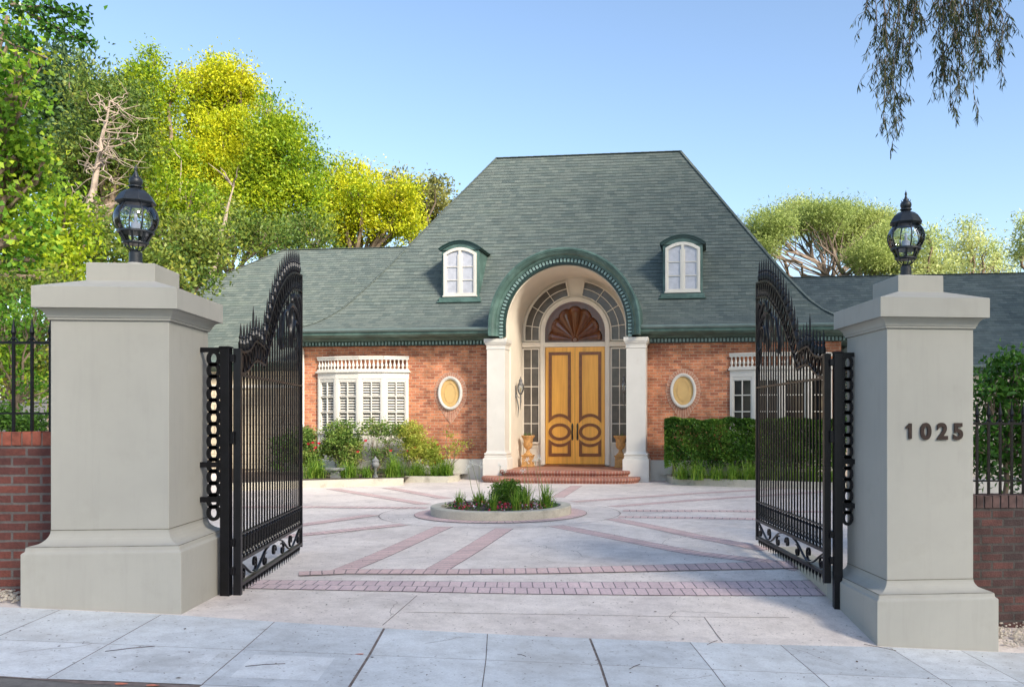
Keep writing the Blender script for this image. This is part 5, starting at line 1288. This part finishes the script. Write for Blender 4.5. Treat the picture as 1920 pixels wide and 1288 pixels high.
tree('garden_shrub', 12.4, spires([(10, 590, 70, 60), (70, 640, 40, 60), (-40, 650, 60, 70), (40, 710, 60, 50), (100, 560, 30, 40)], 4, 22, 22), 'dullgreen', 34, 30, .08, 'dark mixed shrub further behind the left railing', 'shrub', None, sig=.16, r0=.05, trunk=20, shell=.2)
# shrub behind the right railing
tree('broadleaf_shrub', 10.2, spires([(1862, 715, 28, 50), (1900, 705, 32, 45), (1880, 800, 60, 70), (1940, 780, 60, 100), (1850, 850, 30, 50), (1900, 880, 50, 40)], 3, 14, 18), 'magnolia', 30, 24, .085, 'glossy broadleaf shrub behind the right railing', 'shrub', None, sig=.10, r0=.04, trunk=1885, shell=.1)
t = thing('white_wall', tuple(gp(1900, 13, 0)), 'low white wall beyond the right railing', 'wall'); g = G(); g.box(5.2, 12, 13.5, 13.7, -.4, .72); g.build('wall_body', 'white', t)
# right background
def pine():
    Y = 55; t = thing('umbrella_pine', tuple(gp(1560, Y, 0)), 'wide umbrella pine with exposed branches above the right wing', 'tree', GT)
    lob = [(1440, 425, 46, 26), (1490, 410, 48, 28), (1540, 408, 46, 26), (1590, 412, 44, 28), (1640, 425, 42, 30), (1665, 455, 30, 30), (1585, 448, 56, 28), (1630, 480, 40, 26), (1660, 500, 30, 22), (1432, 462, 22, 18)]
    L = []
    for px, py, rx, ry in lob:
        yy = Y + R.uniform(-4, 4); c = at(px, py, yy); L.append(((c.x, c.y, c.z), (rx * yy / F, rx * yy / F * 1.3, ry * yy / F), rx * ry / 1200))
    P, D, T = clumps(L, 210, 36, .40, .5); V, Q = leaf_geo(P, D, .24, .055); fast_mesh('crown', V, Q, 'pine', t, tint=T)
    b = gp(1560, Y, 0); f = at(1555, 570, Y); g = G(); grow(g, b, f, .6, .5, .02, 5, 9); g.build('trunk', 'bark_red', t, smooth=True)
    g = G()
    for i in range(15):
        c, r, w = L[i % len(L)]; s = at(1555 + R.uniform(-60, 70), 560, Y + R.uniform(-1, 1)); grow(g, f, s, .3, .13, .02, 3, 6)
        e = grow(g, s, c, .14, .05, .07, 6, 6)
        for k in range(9): q = R.choice(e[1:]); grow(g, q, Vector(c) + Vector((R.uniform(-1, 1) * r[0], R.uniform(-1, 1) * r[1], R.uniform(-1.3, .5) * r[2])), .055, .015, .08, 4, 5)
    g.build('limb', 'bark_red', t)
pine()
tree('conifer', 52, [(1740, 440, 16, 18), (1730, 480, 30, 26), (1765, 500, 30, 24), (1755, 455, 18, 18), (1705, 505, 24, 22), (1740, 515, 40, 18)], 'lightconifer', 190, 30, .26, 'pale conifer just right of the lamp on the numbered pillar', 'tree', GT, sig=.42, aspect=.3)
tree('conifer', 55, [(1818, 425, 14, 16), (1822, 450, 20, 18), (1850, 465, 24, 16), (1800, 475, 26, 20), (1840, 495, 40, 18), (1790, 505, 34, 18), (1875, 505, 22, 12), (1872, 482, 14, 14)], 'lightconifer', 190, 30, .26, 'taller pale conifer with open tiers further right', 'tree', GT, sig=.42, aspect=.3, trunk=1815)
tree('conifer', 50, [(1912, 465, 16, 18), (1922, 490, 18, 18), (1925, 412, 9, 12), (1935, 440, 20, 40)], 'lightconifer', 190, 30, .26, 'pale conifer cut by the right edge', 'tree', GT, sig=.4, aspect=.3, trunk=1945)
# drooping branches from the tree overhead, its trunk outside the view
def weeping():
    Y = 9; t = thing('weeping_tree', tuple(Vector((7.6, Y, gz(7.6, Y)))), 'weeping branches of narrow dark leaves hanging in from above', 'tree')
    g = G(); grow(g, (7.6, Y, -.8), (7.2, Y, 5.5), .3, .24, .02, 6, 10); grow(g, (7.2, Y, 5.5), (4.6, Y, 7.2), .2, .10, .03, 6, 8); grow(g, (4.6, Y, 7.2), (2.2, Y - .1, 6.9), .10, .03, .03, 6, 7); g.build('trunk', 'bark', t, smooth=True)
    g = G(); P = []; D = []
    strands = [(1640, 170, 5), (1655, 235, 10), (1665, 262, 12), (1680, 230, 11), (1692, 190, 9), (1615, 70, 3), (1700, 85, 6), (1710, 60, 5), (1625, 25, 4), (1645, 130, 8), (1672, 200, 9),
               (1745, 38, 3), (1762, 190, 9), (1775, 215, 11), (1790, 200, 11), (1805, 150, 9), (1822, 195, 6), (1838, 130, 10), (1852, 120, 10), (1862, 110, 8), (1872, 150, 5), (1800, 110, 10), (1825, 90, 10), (1848, 60, 9), (1760, 120, 7), (1780, 60, 8), (1812, 60, 9)]
    for px, pyb, dn in strands:
        for rep in range(2):
            if rep and px % 2: continue
            yy = Y + R.uniform(-.35, .35); x0 = px + R.uniform(-16, 16) + (20 if px < 1720 else 0); top = at(x0, -60, yy); bot = at(px + R.uniform(-10, 10), pyb - rep * R.uniform(10, 60), yy)
            pts = [top.lerp(bot, i / 8) + Vector((R.gauss(0, .02), R.gauss(0, .02), 0)) for i in range(9)]; g.tube(pts, [.006 - .0005 * i for i in range(9)], 4)
            L = (top - bot).length; n = int(L / .030 * (.5 + dn / 20))
            for j in range(int(L / .10)):
                i = R.randrange(1, 8); a0 = pts[i].lerp(pts[i + 1], R.random()) if i < 8 else pts[i]; dx = Vector((R.gauss(0, .06), R.gauss(0, .08), 0)); ll = R.uniform(.08, .2)
                q = [a0, a0 + dx * .6 + Vector((0, 0, -ll * .3)), a0 + dx + Vector((0, 0, -ll))]; g.tube(q, [.003, .0025, .0015], 3)
                for k in range(int(ll / .016)):
                    w_ = R.uniform(.2, 1.05); p = q[0].lerp(q[1], w_ * 2) if w_ < .5 else q[1].lerp(q[2], w_ * 2 - 1); d = Vector((R.gauss(0, .4), R.gauss(0, .4), -1)).normalized(); P.append(p + d * .045); D.append(d)
            for k in range(n):
                s = (k + R.random()) / n; i = min(7, int(s * 8)); p = pts[i].lerp(pts[i + 1], s * 8 - i)
                if R.random() < .35 * (1 - s): continue
                sp = .4 + .5 * abs(sin(s * 9 + px)); d = Vector((R.gauss(0, .42), R.gauss(0, .42), -1)).normalized(); o = Vector((R.gauss(0, .02), R.gauss(0, .02), R.gauss(0, .02))); P.append(p + o + d * .03); D.append(d)
    for ax in ((4.6, 7.2, 3.5, 6.35), (3.9, 7.1, 3.0, 6.3), (4.2, 7.1, 4.0, 6.3), (3.2, 7.0, 2.9, 6.2)):
        grow(g, (ax[0], Y, ax[1]), (ax[2], Y, ax[3]), .03, .01, .04, 5, 5)
    g.build('twig', 'bark', t)
    P = np.array([tuple(p) for p in P]); D = np.array([tuple(d) for d in D]); V, Q = leaf_geo(P, D, .095, .013, .12); fast_mesh('foliage', V, Q, 'willow', t, tint=NR.random(len(P)) ** 1.2)
weeping()

# unseen leaf screen added at right to dim the sun on court and house
def belt():
    n = 4400; X = NR.uniform(19, 29, n); ft = NR.random(n); Y = np.where(ft < .41, NR.uniform(-34, -15, n), np.where(ft < .49, NR.uniform(-15, -5, n), NR.uniform(-5, 30, n))); h = 27 + 4 * np.sin(Y * .31) + 2.5 * np.sin(Y * .83 + 1); Z = NR.uniform(0, 1, n) ** .8 * h + 1  # clump density per stretch is set by how much sun should leak through
    P = np.repeat(np.stack([X, Y, Z], 1), 3, axis=0) + NR.normal(0, .5, (n * 3, 3)); D = NR.normal(size=P.shape); V, Q = leaf_geo(P, D, 1.0, .6)
    o = fast_mesh('sun_screen', V, Q, 'darkblue', None, (24, 0, 0), tint=NR.random(len(P))); tag(o, 'tall unseen leaf screen added beyond the right edge to dim the sun', 'added sun screen', kind='stuff')
belt()

# hairline cracks in the paving
def cracks():
    g = G()
    for (p, q, a, L) in ((1.1, .9, .3, 1.2), (4.9, .7, 2.6, 1.0), (3.9, 2.9, 1.9, 1.6), (.9, 3.0, .9, 1.4), (2.1, -.6, 1.2, .5), (5.5, -.7, 2.2, .6), (3.0, 4.2, .2, 1.7), (5.1, 4.6, 2.9, 1.5), (-.6, -1.3, .8, .5), (4.0, -1.3, .4, .4)):
        x, y = pq(p, q); pts = [(x, y)]
        for i in range(int(L / .07)):
            a += R.gauss(0, .35); x += .07 * cos(a); y += .07 * sin(a); pts.append((x, y))
        strip(g, pts, .0045, .0095 if q < 0 else .0068, .1)
    tag(g.build('paving_crack', 'joint'), kind='structure')
cracks()
